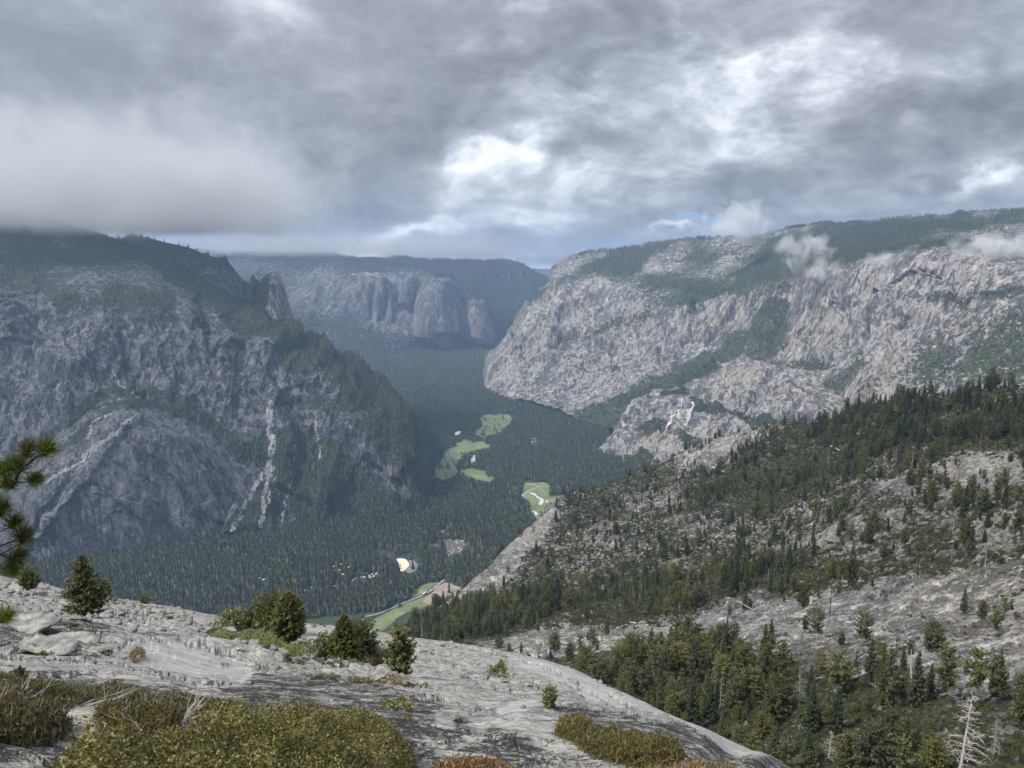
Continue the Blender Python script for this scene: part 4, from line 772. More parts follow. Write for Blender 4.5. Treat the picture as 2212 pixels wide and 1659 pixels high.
# ---- instanced masses
def proto_coll(name, items):
    c = bpy.data.collections.new(name)
    for i, (me) in enumerate(items):
        o = bpy.data.objects.new('%s_%02d' % (name, i), me); c.objects.link(o)
    return c
def mass(name, coll, P, scale, rotz, pid, label, cat, tilt=None):
    n = len(P); me = bpy.data.meshes.new(name); me.vertices.add(n); me.vertices.foreach_set('co', np.asarray(P, np.float32).ravel())
    sc = np.asarray(scale, np.float32); sc = np.repeat(sc[:, None], 3, 1) if sc.ndim == 1 else sc
    me.attributes.new('sc', 'FLOAT_VECTOR', 'POINT').data.foreach_set('vector', np.ascontiguousarray(sc).ravel())
    rr = np.zeros((n, 3), np.float32); rr[:, 2] = rotz
    if tilt is not None: rr[:, 0] = tilt
    me.attributes.new('ro', 'FLOAT_VECTOR', 'POINT').data.foreach_set('vector', rr.ravel())
    me.attributes.new('pid', 'INT', 'POINT').data.foreach_set('value', np.asarray(pid, np.int32))
    o = add(name, me); ng = bpy.data.node_groups.new(name+'_scatter', 'GeometryNodeTree')
    ng.interface.new_socket('Geometry', in_out='INPUT', socket_type='NodeSocketGeometry'); ng.interface.new_socket('Geometry', in_out='OUTPUT', socket_type='NodeSocketGeometry')
    gi = ng.nodes.new('NodeGroupInput'); go = ng.nodes.new('NodeGroupOutput'); ip = ng.nodes.new('GeometryNodeInstanceOnPoints'); ci = ng.nodes.new('GeometryNodeCollectionInfo')
    ci.inputs['Collection'].default_value = coll; ci.inputs['Separate Children'].default_value = True; ci.inputs['Reset Children'].default_value = True
    def na(nm, ty):
        a = ng.nodes.new('GeometryNodeInputNamedAttribute'); a.data_type = ty; a.inputs['Name'].default_value = nm; return a.outputs['Attribute']
    ng.links.new(gi.outputs[0], ip.inputs['Points']); ng.links.new(ci.outputs[0], ip.inputs['Instance']); ip.inputs['Pick Instance'].default_value = True
    ng.links.new(na('pid', 'INT'), ip.inputs['Instance Index']); ng.links.new(na('sc', 'FLOAT_VECTOR'), ip.inputs['Scale'])
    er = ng.nodes.new('FunctionNodeEulerToRotation'); ng.links.new(na('ro', 'FLOAT_VECTOR'), er.inputs[0]); ng.links.new(er.outputs[0], ip.inputs['Rotation']); ng.links.new(ip.outputs[0], go.inputs[0])
    md = o.modifiers.new('scatter', 'NODES'); md.node_group = ng
    return tag(o, label, cat, kind='stuff')
FAR = proto_coll('far_tree_kind', [far_conifer(1, .14).mesh('far_a', M['far_needles']), far_conifer(2, .11, 11).mesh('far_b', M['far_needles']), far_conifer(3, .18, 8).mesh('far_c', M['far_needles']), far_conifer(4, .13, 10).mesh('far_d', M['far_needles']), blob_tree(5).mesh('far_e', M['broadleaf']), blob_tree(6, 110, .5).mesh('far_f', M['broadleaf']), far_conifer(8, .09, 7, 5).mesh('far_g', M['bark'])])
MIDK = ['dense_fir', 'narrow_fir', 'broad_pine', 'tall_pine', 'open_pine', 'olive_pine', 'spire_fir', 'thin_pine', 'storm_fir', 'pole_snag', 'grey_snag', 'white_snag']
MID = proto_coll('hill_tree_kind', [join_mesh('hill_tree_%s' % k, *SPEC[k]) for k in MIDK])
SHR = proto_coll('shrub_kind', [bush(31).mesh('shrub_a', M['shrub']), bush(32, 300, .6, .15, .5).mesh('shrub_b', M['shrub']), bush(33, 220, .5, .17, .7).mesh('shrub_c', M['shrub'])])

def vis(P, m=60):
    x, y, d = project(P); return (x > -m) & (x < 2212+m) & (y < 1659+m*2) & (y > 0)
rt = np.random.default_rng(91)
# ---- valley forest
def conv6(pts): return [(777.6+x*.3125, 864+y*.3125) for x, y in pts]
MEADOWS = [conv6(p) for p in ([(820,120),(870,100),(950,95),(1050,100),(1050,150),(1000,190),(960,230),(890,240),(860,262),(800,240),(805,200),(850,170),(830,140)],
    [(700,275),(760,270),(830,280),(920,318),(870,335),(800,345),(740,362),(690,400),(665,450),(680,510),(620,540),(565,560),(515,525),(520,480),(545,450),(570,400),(600,350),(650,310)],
    [(690,470),(740,475),(800,478),(900,500),(935,530),(910,572),(860,560),(800,550),(730,520),(700,500)],
    [(1120,575),(1200,570),(1315,570),(1316,660),(1350,668),(1440,650),(1380,730),(1310,790),(1240,830),(1215,815),(1180,770),(1165,690),(1105,665),(1125,620)],
    [(40,1550),(100,1510),(180,1470),(270,1430),(330,1400),(430,1368),(500,1330),(520,1400),(440,1440),(300,1470),(200,1560),(120,1620)],
    [(340,1345),(380,1310),(440,1270),(530,1255),(545,1265),(500,1300),(420,1345),(360,1375)])]
FIELD = conv6([(430,1385),(500,1330),(575,1258),(640,1270),(730,1300),(690,1345),(640,1400),(540,1430),(480,1420)])
BEACH = conv6([(245,1098),(290,1095),(330,1110),(346,1130),(330,1160),(300,1185),(265,1192),(280,1160),(275,1130),(255,1120)])
SHALLOW = conv6([(330,1108),(370,1104),(405,1125),(408,1160),(380,1190),(345,1200),(318,1188),(300,1187),(331,1160),(347,1130)])
RIVER = conv6([(90,1020),(150,1005),(210,1050),(270,1065),(330,1075),(400,1090),(425,1110),(412,1140),(400,1112),(365,1100),(330,1106),(290,1093),(245,1095),(225,1080),(170,1050),(100,1045)])
GLINTS = [conv6(p) for p in ([(765,400),(790,378),(805,385),(800,415),(770,440),(750,440)], [(835,370),(848,365),(842,400),(832,398)], [(1003,500),(1015,505),(1020,560),(1008,550)], [(1055,590),(1082,598),(1080,650),(1062,662),(1068,620)],
    [(1160,640),(1200,642),(1240,665),(1275,700),(1270,722),(1235,722),(1250,700),(1225,672),(1190,655)], [(1190,762),(1215,768),(1236,790),(1225,797),(1208,780)], [(1290,690),(1300,692),(1293,712),(1287,708)], [(1285,775),(1300,785),(1295,795)])]
LOT = conv6([(575,975),(610,962),(650,972),(668,958),(700,975),(748,960),(752,1000),(712,1012),(702,1070),(655,1060),(620,1082),(586,1064),(604,1020)]); LOT2 = conv6([(490,1000),(555,985),(560,1010),(500,1025)])
CLEAR = conv6([(540,895),(605,892),(610,918),(545,925)])
SANDBAR = conv6([(650,228),(695,210),(693,240),(655,243)])
OPEN = MEADOWS+[FIELD, BEACH, SHALLOW, RIVER, LOT, LOT2, CLEAR, SANDBAR]+GLINTS
ROADS = [(conv6([(20,1500),(140,1475),(260,1420),(340,1387),(400,1365),(440,1345),(480,1325),(520,1295),(560,1260),(590,1240)]), 9.0), (conv6([(588,355),(600,385),(622,430),(645,470),(680,505),(710,530)]), 10.0), (conv6([(1130,575),(1190,582),(1240,598),(1312,598)]), 5.), (conv6([(1240,598),(1180,620),(1140,645),(1115,668)]), 5.)]
LOTPTS = []
while len(LOTPTS) < 44:
    u = conv6([(rt.uniform(570, 740), rt.uniform(955, 1080))])[0]
    if in_poly(np.array([u[0]]), np.array([u[1]]), LOT)[0] or rt.random() < .12: LOTPTS.append(u)
WOODPTS = [(432+.25*x, 1209.6+.25*y) for x, y in [(955,95),(950,210),(965,240),(985,245),(1155,60),(1170,100),(1200,90),(1215,40),(1283,68),(1240,130),(1320,182),(1335,175),(1312,190),(1350,160),(1390,150),(1420,155),(1465,140),(1470,155),(1490,128),(1500,145),(1520,128),(1530,120),(1160,232),(545,175),(560,172),(520,158),(1410,525),(905,268),(1355,120),(1445,120)]]+[(1148+q*2, 948+6*(q % 3)) for q in range(5)]
def valley_trees():
    P = []; 
    for r0, r1, sp in ((2250, 3300, 9.0), (3300, 4500, 11.5), (4500, 6300, 16), (6300, 10800, 27)):
        xs_ = np.arange(-3400, 2600, sp); ys_ = np.arange(1700, 10700, sp); X, Y = np.meshgrid(xs_, ys_); X = X+rt.uniform(-.48, .48, X.shape)*sp; Y = Y+rt.uniform(-.48, .48, Y.shape)*sp
        q = np.stack([X.ravel(), Y.ravel(), np.full(X.size, FLOOR)], 1); R = np.hypot(q[:, 0], q[:, 1]); q = q[(R >= r0) & (R < r1)]; P.append(q)
    P = np.concatenate(P); x, y, _ = project(P)
    foot = np.interp(x, [-220, 0, 210, 480, 640, 700, 905, 912, 934, 936], [1236, 1222, 1198, 1166, 1152, 730, 730, 730, 730, 730]); rfo = np.interp(x, [900, 1044, 1046, 1100, 1150, 1200, 1270, 1340, 1400, 2400], [730, 730, 844, 872, 880, 897, 921, 953, 992, 1005])
    right = np.interp(x, [830, 900, 980, 1060, 1100, 1140, 1190, 1240, 1280, 1330, 1420, 2400], [1420, 1380, 1330, 1260, 1220, 1180, 1130, 1090, 1080, 1065, 1020, 1000])
    k = vis(P, 40) & (y > np.maximum(foot, rfo)-4) & (y < right+25) & (y > 734) & (y < 1440)
    P = P[k]; x = x[k]; y = y[k]; h = rt.uniform(16, 46, len(P))*np.where(rt.random(len(P)) < .12, 1.2, 1)
    h *= 1+.35*fbm(P, 90, 3, 107); R = np.hypot(P[:, 0], P[:, 1]); topy = project(P+np.stack([0*h, 0*h, h*.75], 1))[1]
    bad = np.zeros(len(P), bool)
    for poly in OPEN:
        wx, wy = warp2(x, y, 3.4, 11.); b_ = in_poly(wx, wy, poly) | in_poly(x, topy, poly) | in_poly(wx, (wy+topy)/2, poly)
        bad |= b_ & (rt.random(len(P)) < (.4 if poly is LOT else .985))
    for L, w in ROADS: bad |= (line_dist(x, y, L) < 4.5) | (line_dist(x, topy, L) < 3.0)
    for vx, vy in LOTPTS+WOODPTS: bad |= (np.abs(x-vx) < 4.5) & (y > vy-2) & (topy < vy+3)
    thin = fbm(P, 260, 3, 101) > .35; bad |= thin & (rt.random(len(P)) < .6)
    gl = fbm(P, 420, 4, 105); P0 = P[~bad]; hh = h[~bad]; g0 = gl[~bad]; x0 = x[~bad]; y0 = y[~bad]
    # broadleaf along the river and near openings
    near = np.zeros(len(P0))
    for poly in MEADOWS+[BEACH]+GLINTS: 
        c = np.array(poly).mean(0); near = np.maximum(near, np.exp(-((x0-c[0])**2+((y0-c[1])*1.6)**2)/(2*32**2)))
    bl = rt.random(len(P0)) < (.06+.45*near+.5*sstep(.2, .5, g0))
    pid = np.where(bl, rt.integers(4, 6, len(P0)), rt.choice([0, 1, 2, 3, 6], len(P0), p=[.3, .27, .18, .24, .01]))
    sc = np.stack([hh]*3, 1); sc[bl] *= .52; sc[:, :2] *= rt.uniform(1.0, 1.5, (len(P0), 1))
    return P0, sc, pid
vP, vS, vI = valley_trees()
mass('valley_forest', FAR, vP, vS, rt.uniform(0, 6.28, len(vP)), vI, 'dense dark conifer forest covering the valley floor', 'forest')
# ---- far forests on the mountains
def hillside(name, L, n, thr, hs, label, amp=1.0, sel=None, kinds=(0, 1, 3, 2), soft=.25):
    v = L.paint[..., 0]+fbm(L.P, 120, 3, 111)*.2*amp; d = sstep(thr, thr+soft, v)*sstep(.45, .2, L.paint[..., 1])
    if sel is not None: d = d*sel(L)
    Q, i, j = L.scatter(n, d, rng=rt); k = vis(Q); Q = Q[k]; h = rt.uniform(hs[0], hs[1], len(Q)); Q[:, 2] -= h*.08
    S = np.stack([h*rt.uniform(.75, 1.1, len(Q)), h*rt.uniform(.75, 1.1, len(Q)), h], 1)
    mass(name, FAR, Q, S, rt.uniform(0, 6.28, len(Q)), rt.choice(list(kinds)+[6], len(Q), p=[(1-.015)/len(kinds)]*len(kinds)+[.015]), label, 'forest')
hillside('left_forest', D, 12500, .55, (16, 36), 'conifer forest on the shoulder of the big left mountain')
hillside('left_scrub_trees', D, 6500, .24, (7, 16), 'small scattered conifers on ledges of the left mountain wall')
hillside('buttress_trees', D2, 1300, .5, (7, 16), 'small trees in the gully above the rounded grey buttress')
hillside('ridge_forest', C, 6000, .55, (18, 36), 'conifer forest on the ridge behind the left mountain')
hillside('plateau_forest', E, 14000, .62, (16, 34), 'dark conifer forest on the plateau above the right wall', sel=lambda L: sstep(20, -6, L.qy-np.interp(L.qx[0], [1048, 1186, 1281, 1330, 1506, 1600, 1755, 1883, 1961, 2086, 2211, 2400], [800, 632, 602, 615, 640, 630, 588, 569, 556, 560, 585, 600])[None]))
hillside('plateau_scattered_trees', E, 5000, .12, (12, 26), 'scattered conifers on the bright rock of the right plateau', sel=lambda L: sstep(20, -6, L.qy-np.interp(L.qx[0], [1048, 1186, 1281, 1330, 1506, 1600, 1755, 1883, 1961, 2086, 2211, 2400], [800, 632, 602, 615, 640, 630, 588, 569, 556, 560, 585, 600])[None]), kinds=(0, 2, 3))
hillside('wall_trees', E, 5500, .5, (6, 15), 'small trees in gullies and on ledges of the right wall', sel=lambda L: (L.qy > 620)*1.0, kinds=(0, 2, 4))
hillside('shoulder_trees', E3, 1500, .45, (6, 14), 'small trees on the lower bright granite shoulder', kinds=(0, 2, 4))
hillside('distant_forest', B, 9000, .5, (26, 44), 'distant blue conifer forest at the end of the valley')
# ---- near slope: every tree first gets its own record
F_DENSE = [([(1745, 925), (1850, 880), (2000, 862), (2300, 830), (2300, 930), (2150, 960), (2000, 985), (1900, 1010), (1800, 1000), (1740, 960)], .62), ([(1600, 960), (1750, 930), (1900, 990), (2100, 965), (2050, 1010), (1900, 1040), (1750, 1070), (1600, 1080), (1440, 1105), (1440, 1060), (1560, 1010)], .42), ([(830, 1330), (1000, 1300), (1160, 1285), (1230, 1300), (1180, 1360), (1060, 1395), (900, 1400), (820, 1390)], 1.0),
    ([(1230, 1480), (1330, 1440), (1600, 1425), (1720, 1470), (1900, 1490), (2300, 1480), (2300, 1760), (1700, 1760), (1300, 1560)], .75), ([(1180, 1290), (1420, 1240), (1700, 1220), (1720, 1270), (1460, 1320), (1200, 1350)], .42), ([(1560, 1200), (1610, 1200), (1610, 1290), (1560, 1290)], .6), ([(1940, 1045), (2212, 1030), (2212, 1130), (1960, 1120)], .3)]
dn = np.full(F.qx.shape, .10)
for poly, w_ in F_DENSE: dn = np.maximum(dn, pmask(F.qx, F.qy, [poly], 5)*w_)
for poly in F_SHEETS: dn = np.where(pmask(F.qx, F.qy, [poly], 3) > .5, .04, dn)
dn *= 1-pmask(F.qx, F.qy, [[(1100, 1180), (1200, 1080), (1230, 1070), (1180, 1170), (1100, 1260), (1020, 1280)]], 5)*.8
dn *= sstep(-.45, .25, fbm(F.P, 45, 3, 121)+.12*(dn > .5))
rp = np.hypot(F.P[..., 0], F.P[..., 1]); dn = dn*(rp < 1500)
Q, qi, qj = F.scatter(7600, dn, rng=rt)
def keep_apart(Q, r):
    out = []; cell = {}
    for i, p in enumerate(Q):
        c = (int(p[0]//r), int(p[1]//r)); ok = True
        for a in (-1, 0, 1):
            for b in (-1, 0, 1):
                for q in cell.get((c[0]+a, c[1]+b), ()):
                    if (q[0]-p[0])**2+(q[1]-p[1])**2 < r*r: ok = False
        if ok: cell.setdefault(c, []).append(p); out.append(i)
    return np.array(out)
kk = keep_apart(Q, 5.2); Q = Q[kk]; qi = qi[kk]; qj = qj[kk]; kx, ky, _ = project(Q)
k = (kx > -30) & (kx < 2260) & (ky < 1850); Q = Q[k]; kx = kx[k]; ky = ky[k]; qi = qi[k]; qj = qj[k]
dens_here = dn[qi, qj]; Rq = np.hypot(Q[:, 0], Q[:, 1])
hq = np.where(dens_here > .5, rt.uniform(12, 27, len(Q)), rt.uniform(7, 22, len(Q))); young = rt.random(len(Q)) < .3; hq[young] *= .55
hq *= np.where(ky > 1430, .82, 1.0)
dk_ = dens_here > .45
p_dense = [.22, .16, .10, .14, .04, .05, .16, .06, .05, .008, .012, .0]; p_open = [.07, .07, .16, .22, .16, .07, .03, .10, .04, .04, .03, .01]; p_bottom = [.10, .10, .14, .13, .12, .16, .08, .05, .09, .0, .03, .0]
kid = np.array([rt.choice(12, p=np.array(p_bottom if y > 1440 else (p_dense if d else p_open))/sum(p_bottom if y > 1440 else (p_dense if d else p_open))) for d, y in zip(dk_, ky)])
kid = np.where((ky < 1300) & (kid == 5), 0, kid)
# named trees of the photograph
HERO = [ # kind, base x, base y, height in sighting units, label
 ('tall_pine', 1659, 1474, 108, 'slender pine with thin crown and bare dark trunk standing before the bare granite sheet'), ('narrow_fir', 1879, 1474, 98, 'narrow dark pine just left of the broad layered fir'), ('storm_fir', 1917, 1530, 146, 'broad fir with layered drooping limbs, largest tree before the granite sheet'),
 ('tall_pine', 2037, 1532, 140, 'tall lopsided pine with bare lower trunk right of the leaning dead trunk'), ('open_pine', 2104, 1509, 115, 'open crowned pine leaning right behind the bleached dead tree'), ('tall_pine', 2140, 1532, 122, 'tall thin pine right behind the bleached dead tree'),
 ('dense_fir', 1750, 1586, 115, 'very dark narrow fir in the middle of the lower stand'), ('tall_pine', 1580, 1577, 106, 'pine with long dark trunk beside the rim of the foreground dome'), ('broad_pine', 1923, 1662, 132, 'olive pine with thick trunk at the bottom edge below the layered fir'), ('open_pine', 1773, 1470, 64, 'flat topped pine at the lower edge of the granite sheet'),
 ('spire_fir', 1847, 1450, 38, 'small conical fir by the dark rock slot on the granite sheet'), ('spire_fir', 1709, 1434, 30, 'lone young fir standing on bare grey granite sheet'), ('dense_fir', 1588, 1282, 78, 'big dark fir clump in the middle of the shrubby hillside'), ('dense_fir', 2083, 1122, 74, 'dark conical fir standing alone on the upper shrubby slope'),
 ('olive_pine', 1900, 1433, 46, 'dense round young fir in the middle of the pale sheet'), ('broad_pine', 2010, 1400, 60, 'two tiered pine growing in the centre of the pale sheet'), ('broad_pine', 1817, 1400, 36, 'bushy dark pine clump at the left of the pale sheet'), ('open_pine', 2150, 1375, 62, 'leaning pine with open crown on the right part of the pale sheet'), ('broad_pine', 2118, 1345, 48, 'dense wide pine beside the leaning pine on the pale sheet'), ('thin_pine', 2186, 1340, 46, 'small tilted pine at the right edge of the pale sheet'),
 ('open_pine', 1620, 1672, 90, 'rounded olive pine crown at the foot of the dome rim'), ('open_pine', 1700, 1690, 96, 'olive pine with domed crown left of the bleached branches'), ('olive_pine', 1830, 1700, 120, 'bright olive pine crown at the bottom edge of the stand'), ('olive_pine', 2010, 1700, 110, 'broad olive crown beside the bleached dead tree at the bottom')]
hero = []
for kd, x, y, hp, lb in HERO:
    p, a, b = F.at(x, y); d = project(p)[2]; hero.append((kd, p, hp*float(d)/F_/.985*1.02, lb, 0.0))
SNAGS = [('tangled_snag', 2075, 1662, 172, 'big bleached dead tree with tangled bare limbs in the lower right stand', 'bleached'), ('tangled_snag', 2146, 1630, 92, 'grey dead fir with drooping bare limbs behind the bleached one', 'graywood'), ('tangled_snag', 1793, 1640, 66, 'bleached dead top poking out of the olive pine crowns', 'bleached'), ('white_snag', 1968, 1502, 102, 'leaning grey dead trunk between the layered fir and the lopsided pine', None), ('pole_snag', 1956, 1450, 52, 'thin dead pole beside the leaning grey trunk', 'graywood'),
 ('pole_snag', 1984, 1252, 76, 'tall black burnt pole standing in green scrub', None), ('white_snag', 1857, 1068, 34, 'short pale broken snag below the upper dense forest', None), ('pole_snag', 1719, 1205, 50, 'thin black burnt pole on the middle slope', None), ('pole_snag', 1625, 1130, 40, 'black burnt pole below the upper forest edge', None), ('white_snag', 2120, 975, 42, 'orange brown standing snag at the edge of the upper forest', 'bark_red'), ('white_snag', 2147, 900, 52, 'pale dead trunk rising inside the upper dense forest', None),
 ('pole_snag', 1500, 1245, 40, 'burnt pole low on the brown slope above the scrub gully', None), ('white_snag', 975, 1385, 60, 'thin pale dead trunk in the dark stand left of the hillside', None), ('grey_snag', 1175, 1420, 30, 'small grey dead fir at the left tip of the pale sheet', None)]
ex = np.array([h_[1] for h_ in hero]); dmin = np.min(np.hypot(Q[:, None, 0]-ex[None, :, 0], Q[:, None, 1]-ex[None, :, 1]), axis=1)
k = dmin > 3.0; 
# keep sight lines to the named trees open
hx, hy, _ = project(ex); ht = project(ex+np.array([[0, 0, h_[2]] for h_ in hero]))[1]; tx, ty, _ = project(Q+np.stack([0*hq, 0*hq, hq], 1)); px_, py_, _ = project(Q)
for a in range(12):
    k &= ~((np.abs(px_-hx[a]) < 15) & (py_ > hy[a]+2) & (ty < hy[a]-18))
sx_, sy_ = 2075, 1662; k &= ~((np.abs(px_-sx_) < 55) & (py_ > 1600) & (ty < 1590)); k &= ~((np.abs(px_-1793) < 30) & (py_ > 1600) & (ty < 1600))
Q, hq, kid, kx, ky, Rq, dk_ = (a[k] for a in (Q, hq, kid, kx, ky, Rq, dk_))
size_px = hq/Rq*F_
vis_b = (kx > -10) & (kx < 2225) & (project(Q+np.stack([0*hq, 0*hq, hq], 1))[1] < 1640)
cre = np.interp(kx, G.px, G.PY[0]); hidden = project(Q+np.stack([0*hq, 0*hq, hq], 1))[1] > cre+2
vis_b &= ~((kx < 1760) & hidden)
order = np.argsort(-size_px*vis_b); NIND = 252; ind = order[:NIND]; rest = order[NIND:]
rest = rest[~hidden[rest] | (kx[rest] > 1760)]
KNAME = {'dense_fir': 'fir_tree', 'narrow_fir': 'fir_tree', 'spire_fir': 'fir_tree', 'storm_fir': 'fir_tree', 'broad_pine': 'pine_tree', 'tall_pine': 'pine_tree', 'open_pine': 'pine_tree', 'olive_pine': 'pine_tree', 'thin_pine': 'pine_tree', 'pole_snag': 'dead_tree', 'grey_snag': 'dead_tree', 'tangled_snag': 'dead_tree', 'white_snag': 'dead_tree'}
KDESC = {'dense_fir': 'dense blackish fir', 'narrow_fir': 'narrow columnar fir', 'spire_fir': 'slim pointed fir', 'storm_fir': 'fir with drooping layered limbs', 'broad_pine': 'round crowned green pine', 'tall_pine': 'tall pine with high crown', 'open_pine': 'open olive pine', 'olive_pine': 'bushy olive pine', 'thin_pine': 'thin pine with bare trunk', 'pole_snag': 'burnt dead pole', 'grey_snag': 'grey dead tree', 'white_snag': 'pale broken snag'}
proto = {}
def plant(kind, p, h, label, group=None, rz=0., lean=0., mats=None, wide=1.0):
    nm = KNAME[kind]
    e = bpy.data.objects.new(nm, None); COL.objects.link(e); e.location = p; e.rotation_euler = (lean*.3, lean, rz); e.scale = (h*wide, h*wide, h)
    tr, cr = SPEC[kind]
    t = bpy.data.objects.new('trunk', tr); COL.objects.link(t); t.parent = e
    c = bpy.data.objects.new('crown', cr); COL.objects.link(c); c.parent = e
    if mats:
        for o in (t, c):
            o.material_slots[0].link = 'OBJECT'; o.material_slots[0].material = M[mats]
    tag(e, label, 'tree' if nm != 'dead_tree' else 'dead tree', group); return e
for kd, p, h, lb, ln in hero: plant(kd, p, h, lb, rz=rt.uniform(0, 6.28))
for kd, x, y, hp, lb, mt in SNAGS:
    p, a, b = F.at(x, y); d = project(p)[2]; plant(kd, p, hp*float(d)/F_*1.03, lb, rz=rt.uniform(0, 6), lean=.14 if 'leaning' in lb else rt.normal(0, .02), mats=mt)
def zone(x, y):
    if y > 1620: return 'at the bottom edge of the lower stand'
    if y > 1440: return 'in the lower stand beyond the dome rim' if x < 1750 else 'in the lower right stand before the pale sheet'
    if y > 1330: return 'on the pale granite sheet' if x > 1250 else 'in the dark stand left of the hillside'
    if y > 1200: return 'in the green scrub above the pale sheet' if x > 1200 else 'in the dark stand left of the hillside'
    if y < 1010 and x > 1700: return 'in the dense forest at the top right'
    return 'on the upper shrubby slope'
for n_, i in enumerate(ind):
    kd = MIDK[kid[i]]; size = 'big' if size_px[i] > 95 else ('mid sized' if size_px[i] > 60 else 'small')
    lb = '%s %s %s' % (size, KDESC[kd], zone(kx[i], ky[i])); plant(kd, Q[i]-np.array([0, 0, .2]), hq[i], lb, lb.replace('%s ' % size, size+' trees: ', 1), rz=rt.uniform(0, 6.28), lean=rt.normal(0, .02), wide=rt.uniform(.9, 1.2))
S = np.stack([hq*rt.uniform(.9, 1.2, len(hq))]*2+[hq], 1)
mass('hillside_trees', MID, Q[rest], S[rest], rt.uniform(0, 6.28, len(rest)), kid[rest], 'smaller scattered conifers and snags over the near hillside', 'trees', tilt=rt.normal(0, .02, len(rest)))
# ---- chaparral
v = F.paint[..., 0]+fbm(F.P, 18, 3, 131)*.3; d = sstep(.34, .62, v)*(np.hypot(F.P[..., 0], F.P[..., 1]) < 1500)
Qs, a, b = F.scatter(60000, d/np.maximum(60, np.hypot(F.P[..., 0], F.P[..., 1]))**.7, rng=rt); k = vis(Qs, 20); Qs = Qs[k]
hs = rt.uniform(.7, 2.0, len(Qs))*np.where(rt.random(len(Qs)) < .12, 1.5, 1)*np.clip(np.hypot(Qs[:, 0], Qs[:, 1])/450, .6, 1.3)
mass('chaparral', SHR, Qs-np.array([0, 0, .1]), np.stack([hs*rt.uniform(1.1, 1.9, len(Qs)), hs*rt.uniform(1.1, 1.9, len(Qs)), hs], 1), rt.uniform(0, 6.28, len(Qs)), rt.integers(0, 3, len(Qs)), 'low green and brown chaparral patches covering the near hillside', 'shrubs')
# ---- fallen logs
LOGS = [(1795, 965, 1825, 978, 'bleached'), (1640, 1005, 1670, 1012, 'bark_red'), (1600, 1135, 1650, 1138, 'bleached'), (1592, 1300, 1640, 1325, 'graywood'), (1660, 1503, 1760, 1508, 'bleached'), (1835, 940, 1880, 935, 'bleached'), (1966, 1055, 1972, 1078, 'bleached'), (1540, 1010, 1570, 1022, 'bleached'), (1690, 1060, 1740, 1052, 'graywood'), (2010, 1095, 2040, 1108, 'graywood'), (1360, 1345, 1400, 1350, 'bleached'), (1215, 1490, 1240, 1500, 'graywood')]
LD = ['short white fallen log under the upper forest', 'reddish fallen log on bare soil in the upper forest', 'long thin white log on the middle slope', 'grey log fallen diagonally across the brown slope', 'long pale log behind the slender pine', 'white log tangle lying in the upper forest', 'curved white broken stem in the scrub', 'pale log near the ridge crest left of the forest', 'grey log along the lower forest edge', 'grey log among rocks at the right', 'white log at the left edge of the sheet', 'grey log at the foot of the sheet near the dome rim']
for q, (x1, y1, x2, y2, mt) in enumerate(LOGS):
    a = F.at(x1, y1)[0]; b = F.at(x2, y2)[0]; mid = (a+b)/2; g = Geo(); s = np.linspace(0, 1, 8)[:, None]; pts = a+(b-a)*s-mid+np.array([0, 0, .5]); pts += rt.normal(0, .12, pts.shape); d_ = np.hypot(*mid[:2]); g.tube(pts, np.linspace(.0011*d_, .0005*d_, 8), 7)
    o = add('fallen_log', g.mesh('fallen_log', M[mt]), None, mid); tag(o, LD[q], 'log')
